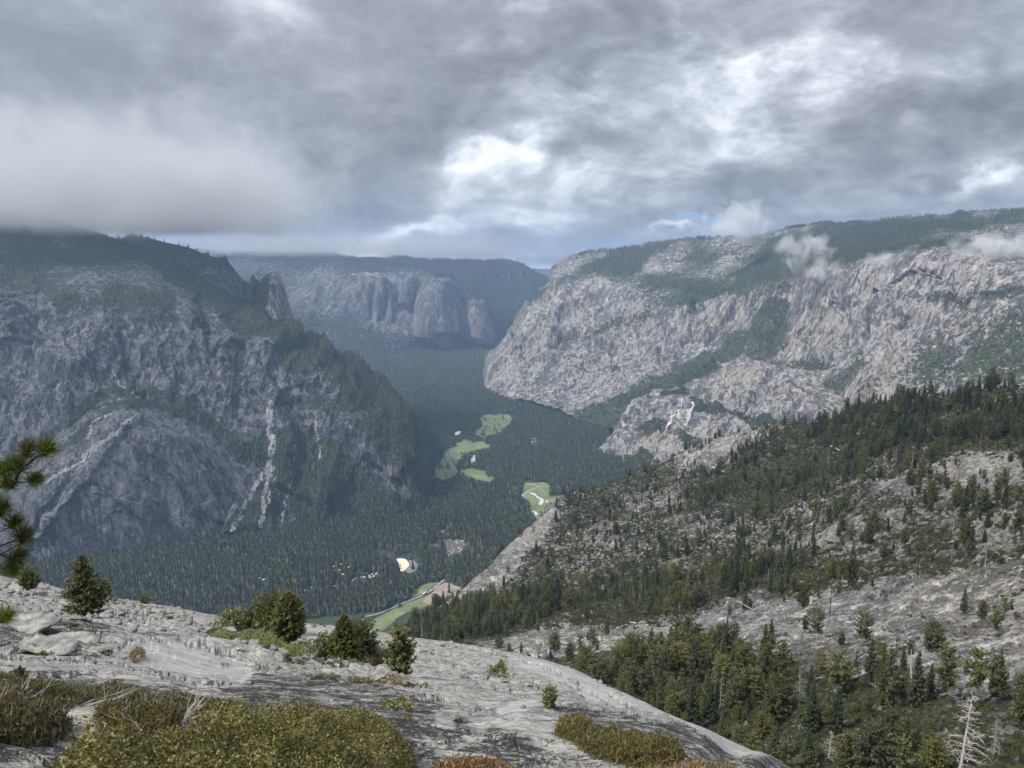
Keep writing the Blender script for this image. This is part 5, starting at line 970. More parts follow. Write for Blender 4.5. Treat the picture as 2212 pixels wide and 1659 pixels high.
# ================================================================ foreground
rf = np.random.default_rng(55)
def ground_samples(poly, n, r=5):
    m = pmask(G.qx, G.qy, [poly], r); Q, i, j = G.scatter(n, (m > .42)*1.0, rng=rf); return Q, sstep(.40, .98, m[i, j])
def shrub_fg(name, label, cat, poly, H, n, style, mat, stemmat, group=None, r=8, sc=1.0, twigs=160, dead=60, nz=1.2):
    Qm, _ = ground_samples(poly, 400, r); o = Qm.mean(0)
    e = empty(name, o); tag(e, label, cat, group)
    per = 9 if style == 'leaf' else 7; C, pr = ground_samples(poly, n//per, r)
    lump = .75+.5*fbm(C, nz, 4, 141)+.5*fbm(C, nz*.3, 3, 142); hh = H*pr**.55*np.clip(lump, .25, 1.6)
    u = rf.random(len(C))**.38; C = C+np.stack([0*hh, 0*hh, hh*u], 1)+rf.normal(0, .03*sc, C.shape)
    P = np.repeat(C, per, 0); K = len(P); g = Geo()
    if style == 'leaf':
        tw = unit(rf.normal(0, .7, C.shape)+[0, 0, .8]); s = np.tile(np.linspace(0, 1, per), len(C))[:, None]; P = P+np.repeat(tw, per, 0)*(s-.5)*.11*sc+rf.normal(0, .012*sc, (K, 3))
        D = unit(np.repeat(tw, per, 0)*.6+rf.normal(0, .8, (K, 3))); W = unit(np.cross(D, rf.normal(0, 1, (K, 3)))); L = .0205*sc*(.7+.7*rf.random(K)); g.cards(P, D, W, L, L*.62)
    else:
        P = P+rf.normal(0, .028*sc, P.shape)*[1, 1, .8]; D = unit(rf.normal(0, .55, (K, 3))+[.12, 0, 1.0]); W = unit(np.cross(D, rf.normal(0, 1, (K, 3)))); L = .052*sc*(.6+.8*rf.random(K)); g.cards(P-D*L[:, None]*.3, D, W, L, .0095*sc)
    g.V = [v-o for v in g.V]
    add('foliage', g.mesh(name+'_foliage', mat, False), e)
    B, pb = ground_samples(poly, twigs+dead, r); gs = Geo(); gd = Geo()
    for k in range(len(B)):
        h = H*(pb[k]**.55)*(.75 if k < twigs else .95)+.03; a = rf.random()*6.28; b = rf.uniform(.1, .6)*h; s = np.linspace(0, 1, 5)[:, None]
        pts = B[k]-o+s*np.array([math.cos(a)*b, math.sin(a)*b, h])+np.cumsum(rf.normal(0, .018, (5, 3)), 0)*s
        (gs if k < twigs else gd).tube(pts, np.linspace(.005, .0012, 5)*sc, 3)
        if k >= twigs:
            for f in range(3):
                a2 = rf.random()*6.28; q = pts[2+f % 2]; gd.tube(q+np.linspace(0, 1, 4)[:, None]*np.array([math.cos(a2)*.09, math.sin(a2)*.09, .08])*sc*rf.uniform(.6, 1.4)+rf.normal(0, .004, (4, 3)), np.array([.003, .0025, .002, .001])*sc, 3)
    sm_ = gs.mesh(name+'_stems', stemmat, False)
    if dead: sm_ = join_mesh(name+'_twigs', sm_, gd.mesh(name+'_dead', M['graywood'], False))
    add('stems', sm_, e)
    return e
shrub_fg('evergreen_shrub', 'large olive green leafy shrub spreading across the bottom foreground', 'shrub', [(455,1612),(500,1598),(560,1588),(640,1578),(720,1574),(800,1578),(880,1588),(945,1602),(955,1626),(905,1655),(875,1690),(870,1760),(850,1900),(60,1900),(90,1720),(180,1680),(290,1662),(350,1655),(400,1635)], .76, 190000, 'leaf', M['oak'], M['bark'], r=34, twigs=260, dead=40)
shrub_fg('heather_bush', 'long brown and green heather band behind the bare granite patches at left', 'heather', [(-120,1500),(0,1497),(200,1503),(330,1508),(430,1520),(540,1548),(560,1572),(470,1560),(380,1552),(200,1535),(60,1532),(-120,1545)], .27, 60000, 'heather', M['heather'], M['graywood'], 'heather bushes on the dome', r=6, twigs=200, dead=60)
shrub_fg('heather_bush', 'rounded grey green heather tuft between the two bare granite patches', 'heather', [(222,1545),(290,1538),(370,1550),(378,1590),(350,1615),(290,1628),(235,1608),(215,1575)], .26, 32000, 'heather', M['heather'], M['graywood'], 'heather bushes on the dome', r=6, twigs=120, dead=50)
shrub_fg('heather_bush', 'windblown grey green heather clump at the left frame edge beside the pine cone', 'heather', [(-160,1545),(30,1545),(75,1570),(140,1585),(150,1600),(110,1612),(0,1618),(-160,1625)], .3, 42000, 'heather', M['heather'], M['graywood'], 'heather bushes on the dome', r=6, twigs=140, dead=90)
shrub_fg('heather_bush', 'rusty orange heather mound at the bottom edge right of the large shrub', 'heather', [(885,1712),(930,1668),(990,1652),(1060,1648),(1110,1664),(1130,1710),(1130,1820),(870,1820)], .2, 46000, 'heather', M['heather_red'], M['graywood'], 'heather bushes on the dome', r=8, twigs=100, dead=70)
shrub_fg('heather_bush', 'bleached grey heather twigs at the bottom edge right of the rusty mound', 'heather', [(1110,1680),(1180,1662),(1260,1665),(1340,1690),(1360,1760),(1340,1820),(1130,1820)], .16, 24000, 'heather', flat_mat('grey_heather_twigs', (.30,.28,.27), .9, .3, 20), M['graywood'], 'heather bushes on the dome', r=8, twigs=100, dead=200)
shrub_fg('heather_bush', 'brown heather strip in the crack below the pale bulge at centre right', 'heather', [(1175,1585),(1250,1590),(1330,1606),(1410,1630),(1500,1655),(1440,1668),(1340,1650),(1260,1626)], .26, 42000, 'heather', M['heather'], M['graywood'], 'heather bushes on the dome', r=5, twigs=110, dead=40)
shrub_fg('heather_bush', 'reddish brown heather at the bottom edge under the dome rim', 'heather', [(1400,1672),(1500,1670),(1600,1685),(1650,1720),(1600,1780),(1360,1760),(1350,1700)], .2, 36000, 'heather', M['heather_red'], M['graywood'], 'heather bushes on the dome', r=6, twigs=90, dead=60)
shrub_fg('low_shrub', 'flat yellow green shrub mat below the broad olive pine on the dome', 'shrub', [(432,1388),(470,1381),(540,1378),(600,1391),(640,1400),(662,1412),(640,1418),(600,1408),(540,1397),(470,1393)], .45, 34000, 'leaf', M['juniper'], M['graywood'], r=2, sc=3.2, twigs=40, dead=16)
shrub_fg('low_shrub', 'small brown scrub patch in a hollow beside the polished sheet', 'shrub', [(278,1418),(300,1414),(306,1426),(285,1432)], .2, 5000, 'heather', M['heather_red'], M['graywood'], r=1, sc=1.6, twigs=10, dead=0)
shrub_fg('low_shrub', 'dark brown scrub between the paired pines and the sparse pine', 'shrub', [(775,1425),(800,1415),(842,1418),(850,1432),(830,1444),(785,1442)], 1.0, 20000, 'leaf', foliage_mat('brown_scrub_leaves', (.045,.032,.018), (.12,.085,.045), 2.0), M['graywood'], r=2, sc=3.0, twigs=30, dead=24)
# ---- small trees on the dome
def dome_tree(name, label, x, y, hp, seed, leaf, cat='tree', **k):
    p = G.at(x, y)[0]; h = hp*float(project(p)[2])/F_; tr, cr = conifer(seed, **k)
    e = empty(name, p-np.array([0, 0, .05])); e.scale = (h, h, h); e.rotation_euler.z = seed
    add('trunk', tr.mesh(name+'_trunk', M['bark']), e); add('crown', crown_mesh(name, cr, M[leaf]), e); tag(e, label, cat, None); return e
dome_tree('pine_tree', 'dark conical pine, tallest of the trees on the left of the dome', 186, 1338, 146, 201, 'needles', width=.35, bare=.1, whorls=30, per=10, size=.036, shape='cone', gaps=.2, droop=.05, trunk_r=.028, bushy=1.6, clump=9)
dome_tree('pine_tree', 'little sparse pine with round crown on thin stem beside the overhanging pine branches', 67, 1286, 62, 202, 'juniper', width=.36, bare=.32, whorls=12, per=9, size=.06, shape='round', gaps=.2, droop=.1, trunk_r=.02)
dome_tree('pine_tree', 'faint small pine peeking out behind the dark conical pine', 226, 1290, 40, 203, 'juniper', width=.42, bare=.1, whorls=12, per=8, size=.07, shape='round', gaps=.25, trunk_r=.02)
dome_tree('pine_tree', 'bright olive pine with dense oval crown in the middle of the dome', 626, 1392, 124, 204, 'juniper', width=.29, bare=.1, whorls=36, per=12, size=.04, shape='column', gaps=.04, droop=.15, trunk_r=.025, bushy=1.6, clump=9)
dome_tree('pine_tree', 'brownish thin crowned pine right behind the bright olive pine', 588, 1362, 88, 205, 'heather', width=.38, bare=.15, whorls=22, per=9, size=.045, shape='round', gaps=.25, trunk_r=.022, bushy=1.0)
dome_tree('pine_tree', 'pointed left tree of the dark green pair near the dome rim', 746, 1432, 112, 206, 'olive_mix', width=.34, bare=.05, whorls=30, per=11, size=.042, shape='cone', gaps=.06, droop=.12, trunk_r=.022, bushy=1.5, clump=9)
dome_tree('pine_tree', 'round right tree of the dark green pair with orange trunk showing', 778, 1442, 94, 207, 'needles', width=.40, bare=.22, whorls=26, per=11, size=.045, shape='round', gaps=.06, droop=.1, trunk_r=.03, bushy=1.5, clump=9)
dome_tree('pine_tree', 'ragged yellow green pine standing alone right of the paired pines', 866, 1472, 126, 208, 'juniper', width=.27, bare=.12, whorls=20, per=8, size=.05, shape='odd', gaps=.22, droop=.15, trunk_r=.02, bushy=1.6, clump=8)
def dome_bush(label, x, y, w, h, seed, leaf, n=1500):
    p = G.at(x, y)[0]; d = float(project(p)[2])/F_; e = empty('shrub', p); tag(e, label, 'shrub'); g = bush(seed, n, .5, .085, .95); add('foliage', g.mesh('shrub_foliage', M[leaf], False), e)
    t = Geo(); 
    for q in range(7): a = q*.9; t.tube(np.linspace(0, 1, 4)[:, None]*np.array([math.cos(a)*.35, math.sin(a)*.35, .6])+rf.normal(0, .01, (4, 3)), [.02, .016, .012, .006], 4)
    add('stems', t.mesh('shrub_stems', M['graywood']), e); e.scale = (w*d, w*d*.8, h*d); e.rotation_euler.z = seed; return e
dome_bush('wide dark juniper bush at the left of the central shrub group', 500, 1358, 62, 46, 301, 'juniper'); dome_bush('taller green bush beside the bright olive pine', 553, 1362, 60, 58, 302, 'juniper'); dome_bush('rounded bush between the low mat and the paired pines', 690, 1422, 56, 46, 303, 'needles_olive'); dome_bush('dark bush at the foot of the paired pines', 716, 1425, 60, 62, 304, 'needles_olive')
dome_bush('lone round bush on bare granite right of the ragged pine', 1076, 1466, 48, 42, 305, 'juniper', 900); dome_bush('bushy skirt left of the ragged pine', 840, 1446, 36, 50, 308, 'needles_olive', 900); dome_bush('low bush right of the paired pines by the bare rock', 655, 1405, 34, 22, 309, 'juniper', 700)
dome_tree('pine_sapling', 'tiny upright pine sapling alone on the pale bulge of the dome', 1186, 1531, 52, 209, 'juniper', width=.3, bare=.12, whorls=14, per=7, size=.07, shape='round', gaps=.15, droop=.3, trunk_r=.022)
dome_tree('pine_sapling', 'very small pine sapling low on the left rim of the dome', 312, 1303, 22, 210, 'juniper', width=.4, bare=.1, whorls=9, per=6, size=.1, shape='round', gaps=.15, trunk_r=.022)
# ---- loose rock
def rock(seed, n=3, flat=.5, box_=.55):
    bm = __import__('bmesh').new(); __import__('bmesh').ops.create_icosphere(bm, subdivisions=n, radius=1.0); V = np.array([v.co[:] for v in bm.verts]); Fc = np.array([[v.index for v in f.verts] for f in bm.faces]); bm.free()
    V = np.sign(V)*np.abs(V)**box_; V *= np.array([1, .75, flat])*(1+.16*fbm(V+seed*3.1, .9, 4, seed)[:, None]); 
    for k in range(4):
        d = unit(np.random.default_rng(seed*7+k).normal(0, 1, 3)); c = .62; s = V@d; V = V-np.outer(np.maximum(0, s-c), d)*.8
    return V, Fc
def slab(label, x, y, w, dpt, hpx, seed, rz=0., tilt=0., name='granite_slab', up=0.0):
    p = G.at(x, y)[0]; d = float(project(p)[2])/F_; V, Fc = rock(seed, 4, 1.0, .42); V = V*np.array([w*d/2, dpt*d/2, hpx*d/2]); V += fbm(V+seed, .5, 4, seed)[:, None]*.06+facets(V+seed, .45, (1, 1, .5), seed)[:, None]*.05
    o = add(name, mesh_np(name, V, Fc, M['slab']), None, p+np.array([0, 0, hpx*d*.2+up])); o.rotation_euler = (tilt, tilt*.5, rz); tag(o, label, 'rock slab'); return o
slab('broad grey granite slab propped above the dark gap at the left edge', 45, 1362, 150, 110, 26, 11, .2, .12, up=.05)
slab('long flat slab roofing the black crevice at the left edge', 90, 1402, 150, 70, 18, 12, -.25, .16, up=.10)
slab('thick rounded block at the far left below the dark gap', 2, 1416, 70, 60, 24, 13, .3, .05)
slab('grey slab step right of the crevice', 150, 1388, 120, 70, 16, 14, .1, .1)
slab('small pale boulder at the mouth of the crevice', 141, 1428, 20, 16, 13, 15, .1, 0, 'boulder')
slab('low grey boulder in front of the juniper bush', 497, 1368, 38, 24, 16, 16, .2, 0, 'boulder')
slab('upright grey boulder at the end of the flat shrub mat', 548, 1396, 26, 20, 18, 17, .4, 0, 'boulder')
slab('dark edged flat slab below the flat shrub mat', 598, 1412, 50, 26, 9, 18, -.15, .1)
slab('thin flat slab left of the upright boulder', 513, 1400, 40, 22, 8, 19, .1, .05)
slab('pale pointed slab edge below the ragged pine', 800, 1478, 60, 30, 12, 20, -.4, .1)
slab('dark leaning slab beside the polished sheet', 262, 1424, 30, 26, 14, 21, .3, .2)
slab('pale flat stone on the bulge left of the sapling', 1140, 1530, 34, 12, 6, 22, -.1, 0)
RK = proto_coll('stone_kind', [mesh_np('stone_%d' % k, *rock(40+k, 2, .45, .5), M['slab']) for k in range(5)])
dd = pmask(G.qx, G.qy, G_RUBBLE, 8)+.06; dd *= sstep(-.3, .3, fbm(G.P, 2.5, 3, 151)); dd *= (G.qy < 1600)*(1-pmask(G.qx, G.qy, G_SMOOTH, 6))
Qr, _, _ = G.scatter(5200, dd, rng=rf); sr = (.045+.26*rf.random(len(Qr))**3)*np.clip(np.hypot(Qr[:, 0], Qr[:, 1])/35, .25, 1.2)
mass('rubble', RK, Qr, np.stack([sr, sr, sr*rf.uniform(.5, 1.2, len(sr))], 1), rf.uniform(0, 6.28, len(sr)), rf.integers(0, 5, len(sr)), 'pale angular rubble scattered over the dome', 'stones')
TF = proto_coll('tuft_kind', [bush(61, 420, .5, .14, .5).mesh('tuft_a', M['shrub']), bush(62, 380, .6, .13, .4).mesh('tuft_b', M['heather'])])
dd = (.15+pmask(G.qx, G.qy, G_RUBBLE, 10))*sstep(.05, .35, fbm(G.P, 5, 4, 152))*(G.qy < 1560)*(1-pmask(G.qx, G.qy, G_SMOOTH, 4)); Qr, _, _ = G.scatter(1100, dd, rng=rf); sr = rf.uniform(.08, .3, len(Qr))
mass('crack_tufts', TF, Qr, np.stack([sr*1.6, sr*1.6, sr], 1), rf.uniform(0, 6.28, len(sr)), rf.integers(0, 2, len(sr)), 'tiny shrub tufts growing in cracks of the dome', 'plants')
# ---- dead branches on the rock
def deadwood(label, x, y, ang, L, seed, n=10, mat='bleached', spread=.9):
    r = np.random.default_rng(seed); p = G.at(x, y)[0]; nrm = np.array([0, -.5, .86]); g = Geo()
    ax = unit(np.array([math.cos(ang), math.sin(ang)*.86, math.sin(ang)*.5]))
    side = np.cross(nrm, ax)
    for k in range(n):
        a = r.normal(0, spread*.5); d = ax*math.cos(a)+side*math.sin(a); l = L*r.uniform(.4, 1.1); s = np.linspace(0, 1, 7)[:, None]; pts = d*l*s+nrm*(.03+.10*r.random()*s)+np.cumsum(r.normal(0, .05*l, (7, 3)), 0)*s; g.tube(pts, np.linspace(.0055, .0014, 7)*(.6+.6*r.random())*max(1, L*.5), 4)
        for f in range(3):
            i = r.integers(2, 6); b = a+r.normal(0, .8); l2 = l*.35*r.random(); g.tube(pts[i]+(ax*math.cos(b)+side*math.sin(b))*l2*np.linspace(0, 1, 4)[:, None]+nrm*.04*np.linspace(0, 1, 4)[:, None], [.004, .003, .002, .001], 3)
    o = add('dead_branch', g.mesh('dead_branch', M[mat]), None, p); tag(o, label, 'dead branch', 'bleached dead branches on the dome'); return o
deadwood('bleached branch fan lying on the left bare granite patch', 140, 1545, .1, .9, 1, 14); deadwood('bleached tangled twigs at the edge of the round heather tuft', 395, 1562, .5, .55, 2, 18, spread=1.8)
deadwood('pale twigs sticking out above the pine cone', 30, 1530, .5, .5, 3, 9, spread=1.4); deadwood('dark grey fallen branch reaching into the big shrub', 350, 1632, 2.6, 1.0, 4, 5, 'graywood', .5)
deadwood('small grey twig pile below the juniper bushes', 545, 1376, .3, 3.0, 5, 12, 'graywood', 1.6); deadwood('weathered wood chunks left of the paired pines', 675, 1424, 1.2, 2.2, 6, 9, 'bleached', 1.4)
# pine cone
p = G.at(62, 1552)[0]; g = Geo(); e = empty('pine_cone', p+np.array([0, 0, .12])); tag(e, 'reddish brown pine cone lying in the heather at the left', 'pine cone')
for z in np.linspace(0, 1, 14):
    rr = .075*math.sin(math.pi*(.12+.8*z)); n = 12; a = np.linspace(0, 6.28, n, endpoint=False)+z*9; c = np.stack([np.cos(a)*rr*.6, np.sin(a)*rr*.6, np.full(n, z*.2-.1)], 1); d = unit(np.stack([np.cos(a), np.sin(a), np.full(n, .5)], 1)); w = unit(np.cross(d, [0, 0, 1])); g.cards(c, d, w, .045, .04)
add('scales', g.mesh('cone_scales', flat_mat('cone_brown', (.14,.06,.035), .8, .4, 30), False), e); g = Geo(); g.tube([[0, 0, -.1], [0, 0, 0], [0, 0, .1]], [.02, .035, .01], 8); add('core', g.mesh('cone_core', M['bark']), e); e.rotation_euler = (1.0, .4, 0)
# ---- pine reaching in from the left
def pine_left():
    base_xy = sight(-250, 1200, 6.1)[:2]; gp = G.P[G.nb:, :40].reshape(-1, 3); k = np.argmin(np.hypot(gp[:, 0]-base_xy[0], gp[:, 1]-base_xy[1])); base = np.array([base_xy[0], base_xy[1], gp[k, 2]-.1])
    e = empty('overhanging_pine', base); tag(e, 'long needled pine whose branches reach in at the left edge', 'tree')
    g = Geo(); zt = np.linspace(0, 5.2, 12)[:, None]; g.tube(np.concatenate([.05*np.sin(zt*1.3), .04*np.cos(zt), zt], 1), np.linspace(.13, .05, 12), 10); add('trunk', g.mesh('left_pine_trunk', M['bark_red']), e)
    def W(x, y, R): return sight(x, y, R)-base
    BR = [([(-235, 1100, 6.1), (-90, 1072, 6.0), (0, 1051, 5.9), (28, 1050, 5.85), (40, 1022, 5.85), (70, 994, 5.85), (86, 982, 5.8), (100, 976, 5.8)], .013), ([(70, 994, 5.85), (60, 978, 5.9)], .006), ([(0, 1051, 5.9), (40, 1042, 5.8), (70, 1040, 5.8)], .006), ([(28, 1050, 5.85), (20, 1046, 5.7)], .006), ([(-90, 1072, 6.0), (-20, 1030, 5.8), (8, 1014, 5.8)], .008),
        ([(-235, 1150, 6.1), (-60, 1120, 6.0), (0, 1108, 5.9)], .01), ([(-60, 1120, 6.0), (0, 1150, 5.9), (30, 1132, 5.9)], .006), ([(-235, 1190, 6.1), (-70, 1196, 6.0), (0, 1180, 5.9), (35, 1166, 5.85), (50, 1162, 5.85)], .009), ([(-70, 1196, 6.0), (0, 1200, 5.9), (12, 1192, 5.9), (45, 1174, 5.9)], .006), ([(-235, 1240, 6.1), (-60, 1180, 6.0), (0, 1196, 5.9), (20, 1208, 5.9), (32, 1212, 5.9)], .008), ([(-60, 1200, 6.0), (0, 1228, 5.9), (22, 1234, 5.9)], .005), ([(-235, 1340, 6.1), (-60, 1290, 6.0), (0, 1296, 5.9), (16, 1302, 5.85), (22, 1322, 5.85)], .006), ([(-100, 1300, 6.0), (0, 1330, 5.9), (10, 1336, 5.9)], .005)]
    for pts, r in BR:
        g = Geo(); w = np.array([W(*p) for p in pts]); t = np.linspace(0, len(w)-1, 4*len(w)); w = np.stack([np.interp(t, np.arange(len(w)), w[:, k]) for k in range(3)], 1); w = box(w, 1, 0); g.tube(w, np.linspace(r, r*.45, len(w)), 6); add('branch', g.mesh('left_pine_branch', M['bark']), e)
    CL = [(58, 972, 1.0, (.2, 1)), (98, 972, 1.05, (.5, .8)), (36, 1008, 1.15, (-.1, 1)), (6, 1014, 1.0, (-.5, .7)), (74, 1036, .8, (.8, .2)), (20, 1046, .75, (-.3, .4)), (0, 1100, 1.1, (.1, 1)), (30, 1130, .85, (.4, .8)), (50, 1160, 1.1, (.3, .9)), (34, 1206, 1.05, (.5, .4)), (22, 1228, .8, (.2, -.6)), (10, 1334, .9, (.2, .3)), (-30, 1090, 1.1, (0, 1)), (-40, 1180, 1.1, (0, 1)), (-120, 1060, 1.2, (0, 1)), (-130, 1150, 1.2, (0, 1))]
    for x, y, s, (ax, az) in CL:
        n = 520; o = W(x, y, 5.85); a = unit(np.array([ax, .15, az])); D = unit(rf.normal(0, .75, (n, 3))+a*.85); off = a*rf.uniform(-.05, .015, n)[:, None]*s; Wd = unit(np.cross(D, rf.normal(0, 1, (n, 3)))); L = rf.uniform(.07, .125, n)*s; g = Geo(); g.cards(off, D, Wd, L, .0026); ob = add('needle_cluster', g.mesh('needle_cluster', M['pine_long'], False), e, o)
pine_left()
# ================================================================ valley floor features
from mathutils.geometry import tessellate_polygon
def chaikin(P, n=2):
    for _ in range(n):
        Q = np.roll(P, -1, 0); P = np.stack([P*.75+Q*.25, P*.25+Q*.75], 1).reshape(-1, P.shape[1])
    return P
def patch(name, poly, dz, mat, label, cat=None, sm=3):
    P = chaikin(np.array([floor_pt(x, y, FLOOR+dz) for x, y in poly]), sm); P[:, :2] += fbm(P, 45, 3, 161)[:, None]*9*(sm > 1); c = P.mean(0); F_c = tessellate_polygon([[Vector(p) for p in P]])
    o = add(name, mesh_np(name, P-c, np.array(F_c), mat, False), None, c)
    if o.data.polygons[0].normal.z < 0: o.data.flip_normals()
    tag(o, label, cat or name, kind='structure')
for q, (p, l) in enumerate(zip(MEADOWS, ['farthest green meadow below the right wall', 'large green meadow crossed by the straight road', 'small green meadow below the road bend', 'green meadow with winding pale streams near the hillside', 'long green meadow beside the near road', 'small green clearing left of the near road'])): patch('meadow', p, .6+.01*q, M['meadow'], l)
patch('field', FIELD, 1.2, M['field'], 'bare brown field right of the near road'); patch('river', RIVER, .9, M['water'], 'dark bend of the river above the sandy beach'); patch('river', SHALLOW, 1.6, M['shallow'], 'grey shallow water beside the sandy beach'); patch('sand_beach', BEACH, 2.2, M['sand'], 'bright crescent of sand inside the river bend')
patch('parking_ground', LOT, .8, M['lot'], 'dusty parking ground filled with white vehicles', sm=1); patch('parking_ground', LOT2, .8, M['lot'], 'empty brown ground left of the vehicle lot'); patch('meadow', CLEAR, .8, M['meadow'], 'tiny yellow green clearing above the vehicle lot'); patch('sand_beach', SANDBAR, .9, M['sand'], 'small sand bar at the head of the farthest meadow')
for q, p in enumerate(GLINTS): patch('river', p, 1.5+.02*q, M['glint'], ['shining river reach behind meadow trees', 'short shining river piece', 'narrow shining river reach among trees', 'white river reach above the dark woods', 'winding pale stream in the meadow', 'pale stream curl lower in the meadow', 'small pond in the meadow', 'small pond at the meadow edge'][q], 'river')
def ribbon(name, pts, w, dz, mat, label, lines=False):
    P = np.array([floor_pt(x, y, FLOOR+dz) for x, y in pts]); t = np.linspace(0, len(P)-1, 12*len(P)); P = np.stack([np.interp(t, np.arange(len(P)), P[:, k]) for k in range(3)], 1); P = box(P, 6, 0)
    T_ = unit(np.gradient(P, axis=0)); N_ = np.stack([-T_[:, 1], T_[:, 0], 0*T_[:, 0]], 1); V = np.concatenate([P-N_*w/2, P+N_*w/2]); n = len(P); i = np.arange(n-1); c = P.mean(0)
    o = add(name, mesh_np(name, V-c, np.stack([i, i+n, i+n+1, i+1], 1) if False else np.stack([i, i+1, i+n+1, i+n], 1), mat, False), None, c); tag(o, label, name, kind='structure'); return P
R1 = ribbon('road', ROADS[0][0], 10, 2.0, M['asphalt'], 'grey road along the brown field at the valley bottom')
R2 = ribbon('road', ROADS[1][0], 11, 1.6, M['asphalt'], 'straight grey road crossing the large meadow'); ribbon('path', ROADS[2][0], 5, 1.6, M['path'], 'pale path across the stream meadow'); ribbon('path', ROADS[3][0], 4.5, 1.7, M['path'], 'pale side path joining the meadow path')
def boxm(g, lo, hi):
    x0, y0, z0 = lo; x1, y1, z1 = hi; g.add([(x0,y0,z0),(x1,y0,z0),(x1,y1,z0),(x0,y1,z0),(x0,y0,z1),(x1,y0,z1),(x1,y1,z1),(x0,y1,z1)], [[0,3,2,1],[4,5,6,7],[0,1,5,4],[1,2,6,5],[2,3,7,6],[3,0,4,7]])
def camper(L, white):
    g = Geo(); boxm(g, (-L/2, -1.3, .5), (L*.26, 1.3, 3.3)); b = g.mesh('camper_body', white, False); g = Geo(); V = np.array([(L*.262,-1.2,.5),(L*.5,-1.2,.5),(L*.5,1.2,.5),(L*.262,1.2,.5),(L*.262,-1.2,2.6),(L*.38,-1.1,2.6),(L*.38,1.1,2.6),(L*.262,1.2,2.6)]); g.add(V, [[0,3,2,1],[4,5,6,7],[0,1,5,4],[1,2,6,5],[2,3,7,6],[3,0,4,7]]); c = g.mesh('camper_cab', white, False); return b, c
def car_meshes(white):
    prof = [(-2.2,.4),(2.2,.4),(2.25,.85),(1.3,1.0),(.6,1.5),(-1.4,1.5),(-2.1,1.0)]; V = [(x,-.9,z) for x, z in prof]+[(x,.9,z) for x, z in prof]; n = 7; F = [[i, (i+1) % n, n+(i+1) % n, n+i] for i in range(n)]; me = bpy.data.meshes.new('car_body'); me.from_pydata(V, [], F+[list(range(n))[::-1], list(range(n, 2*n))]); me.materials.append(white); g = Geo(); boxm(g, (-1.2, -.92, 1.05), (.6, .92, 1.4)); return me, g.mesh('car_window', M['glass'], False)
CB = camper(8.0, M['white']); CG = camper(7.0, M['grayv']); CR = [car_meshes(M['white']), car_meshes(M['grayv'])]
def put(kind, x, y, rz, label, group, dz=1.0, s=1.0):
    p = floor_pt(x, y, FLOOR+dz); a, b = {'camper': CB, 'campergrey': CG, 'car': CR[0], 'cargrey': CR[1]}[kind]
    nm = 'parked_camper' if kind.startswith('camper') else 'parked_car'; e = empty(nm, p); e.rotation_euler.z = rz; e.scale = (s, s, s); tag(e, label, 'camper' if kind.startswith('camper') else 'car', group)
    for m_, n_ in ((a, 'body'), (b, 'cab' if kind.startswith('camper') else 'window')): add(n_, m_, e)
for k in range(len(LOTPTS)):
    x, y = LOTPTS[k]; put('camper' if k % 4 else 'campergrey', x, y, rt.uniform(0, 3.14), 'tiny %s camper in the crowded parking ground on the valley floor' % ('white' if k % 4 else 'grey'), 'campers in the parking ground', s=rt.uniform(.6, 1.0))
for k in range(len(WOODPTS)):
    x, y = WOODPTS[k]; put('camper', x, y, rt.uniform(0, 3.14), 'tiny white camper among the dark trees on the valley floor', 'campers among the valley trees', s=rt.uniform(.9, 1.5))
for k, (a, kd) in enumerate([(.16, 'car'), (.30, 'cargrey'), (.71, 'car'), (.80, 'car'), (.86, 'cargrey'), (.93, 'car')]):
    i = int(a*(len(R1)-2)); t_ = R1[i+1]-R1[i]; e_ = project(R1[i]); put(kd, e_[0], e_[1], math.atan2(t_[1], t_[0]), ['white car lowest on the near road', 'grey car near the lower end of the near road', 'white car just above the bus on the near road', 'white car at the upper straight of the near road', 'grey car near the trees on the near road', 'white car at the top end of the near road'][k], None, 2.3, 1.5)
i = int(.58*len(R1)); t_ = R1[i+1]-R1[i]; e = empty('bus', R1[i]+np.array([0, 0, .3])); e.rotation_euler.z = math.atan2(t_[1], t_[0]); e.scale = (1.5, 1.5, 1.5); tag(e, 'long white bus on the near valley road', 'bus'); g = Geo(); boxm(g, (-6, -1.3, .4), (6, 1.3, 3.1)); add('body', g.mesh('bus_body', M['white'], False), e); g = Geo(); boxm(g, (-5.6, -1.33, 1.6), (5.6, 1.33, 2.5)); add('window', g.mesh('bus_window', M['glass'], False), e)
for k in range(22):
    i = int((.04+.86*k/22)*(len(R2)-2)); t_ = R2[i+1]-R2[i]; n_ = unit(np.array([-t_[1], t_[0], 0])); q = R2[i]+n_*(5.2 if k % 2 else -5.2); e_ = project(q); put('car' if k % 3 else 'cargrey', e_[0], e_[1], math.atan2(t_[1], t_[0]), 'tiny %s car parked along the straight meadow road' % ('white' if k % 3 else 'grey'), 'cars along the meadow road', 1.8, 1.3)
def house(x, y, w, l, h, rz, roof, label):
    p = floor_pt(x, y, FLOOR); e = empty('lodge_building', p); e.rotation_euler.z = rz; tag(e, label, 'building'); g = Geo(); boxm(g, (-l/2, -w/2, 0), (l/2, w/2, h)); add('wall', g.mesh('lodge_wall', M['bark_red'], False), e); g = Geo(); o = 1.0
    g.add([(-l/2-o,-w/2-o,h+.02),(l/2+o,-w/2-o,h+.02),(l/2+o,w/2+o,h+.02),(-l/2-o,w/2+o,h+.02),(-l/2-o,0,h+w*.4),(l/2+o,0,h+w*.4)], [[0,3,2,1],[0,1,5,4],[2,3,4,5],[3,0,4,4],[1,2,5,5]]); add('roof', g.mesh('lodge_roof', roof, False), e)
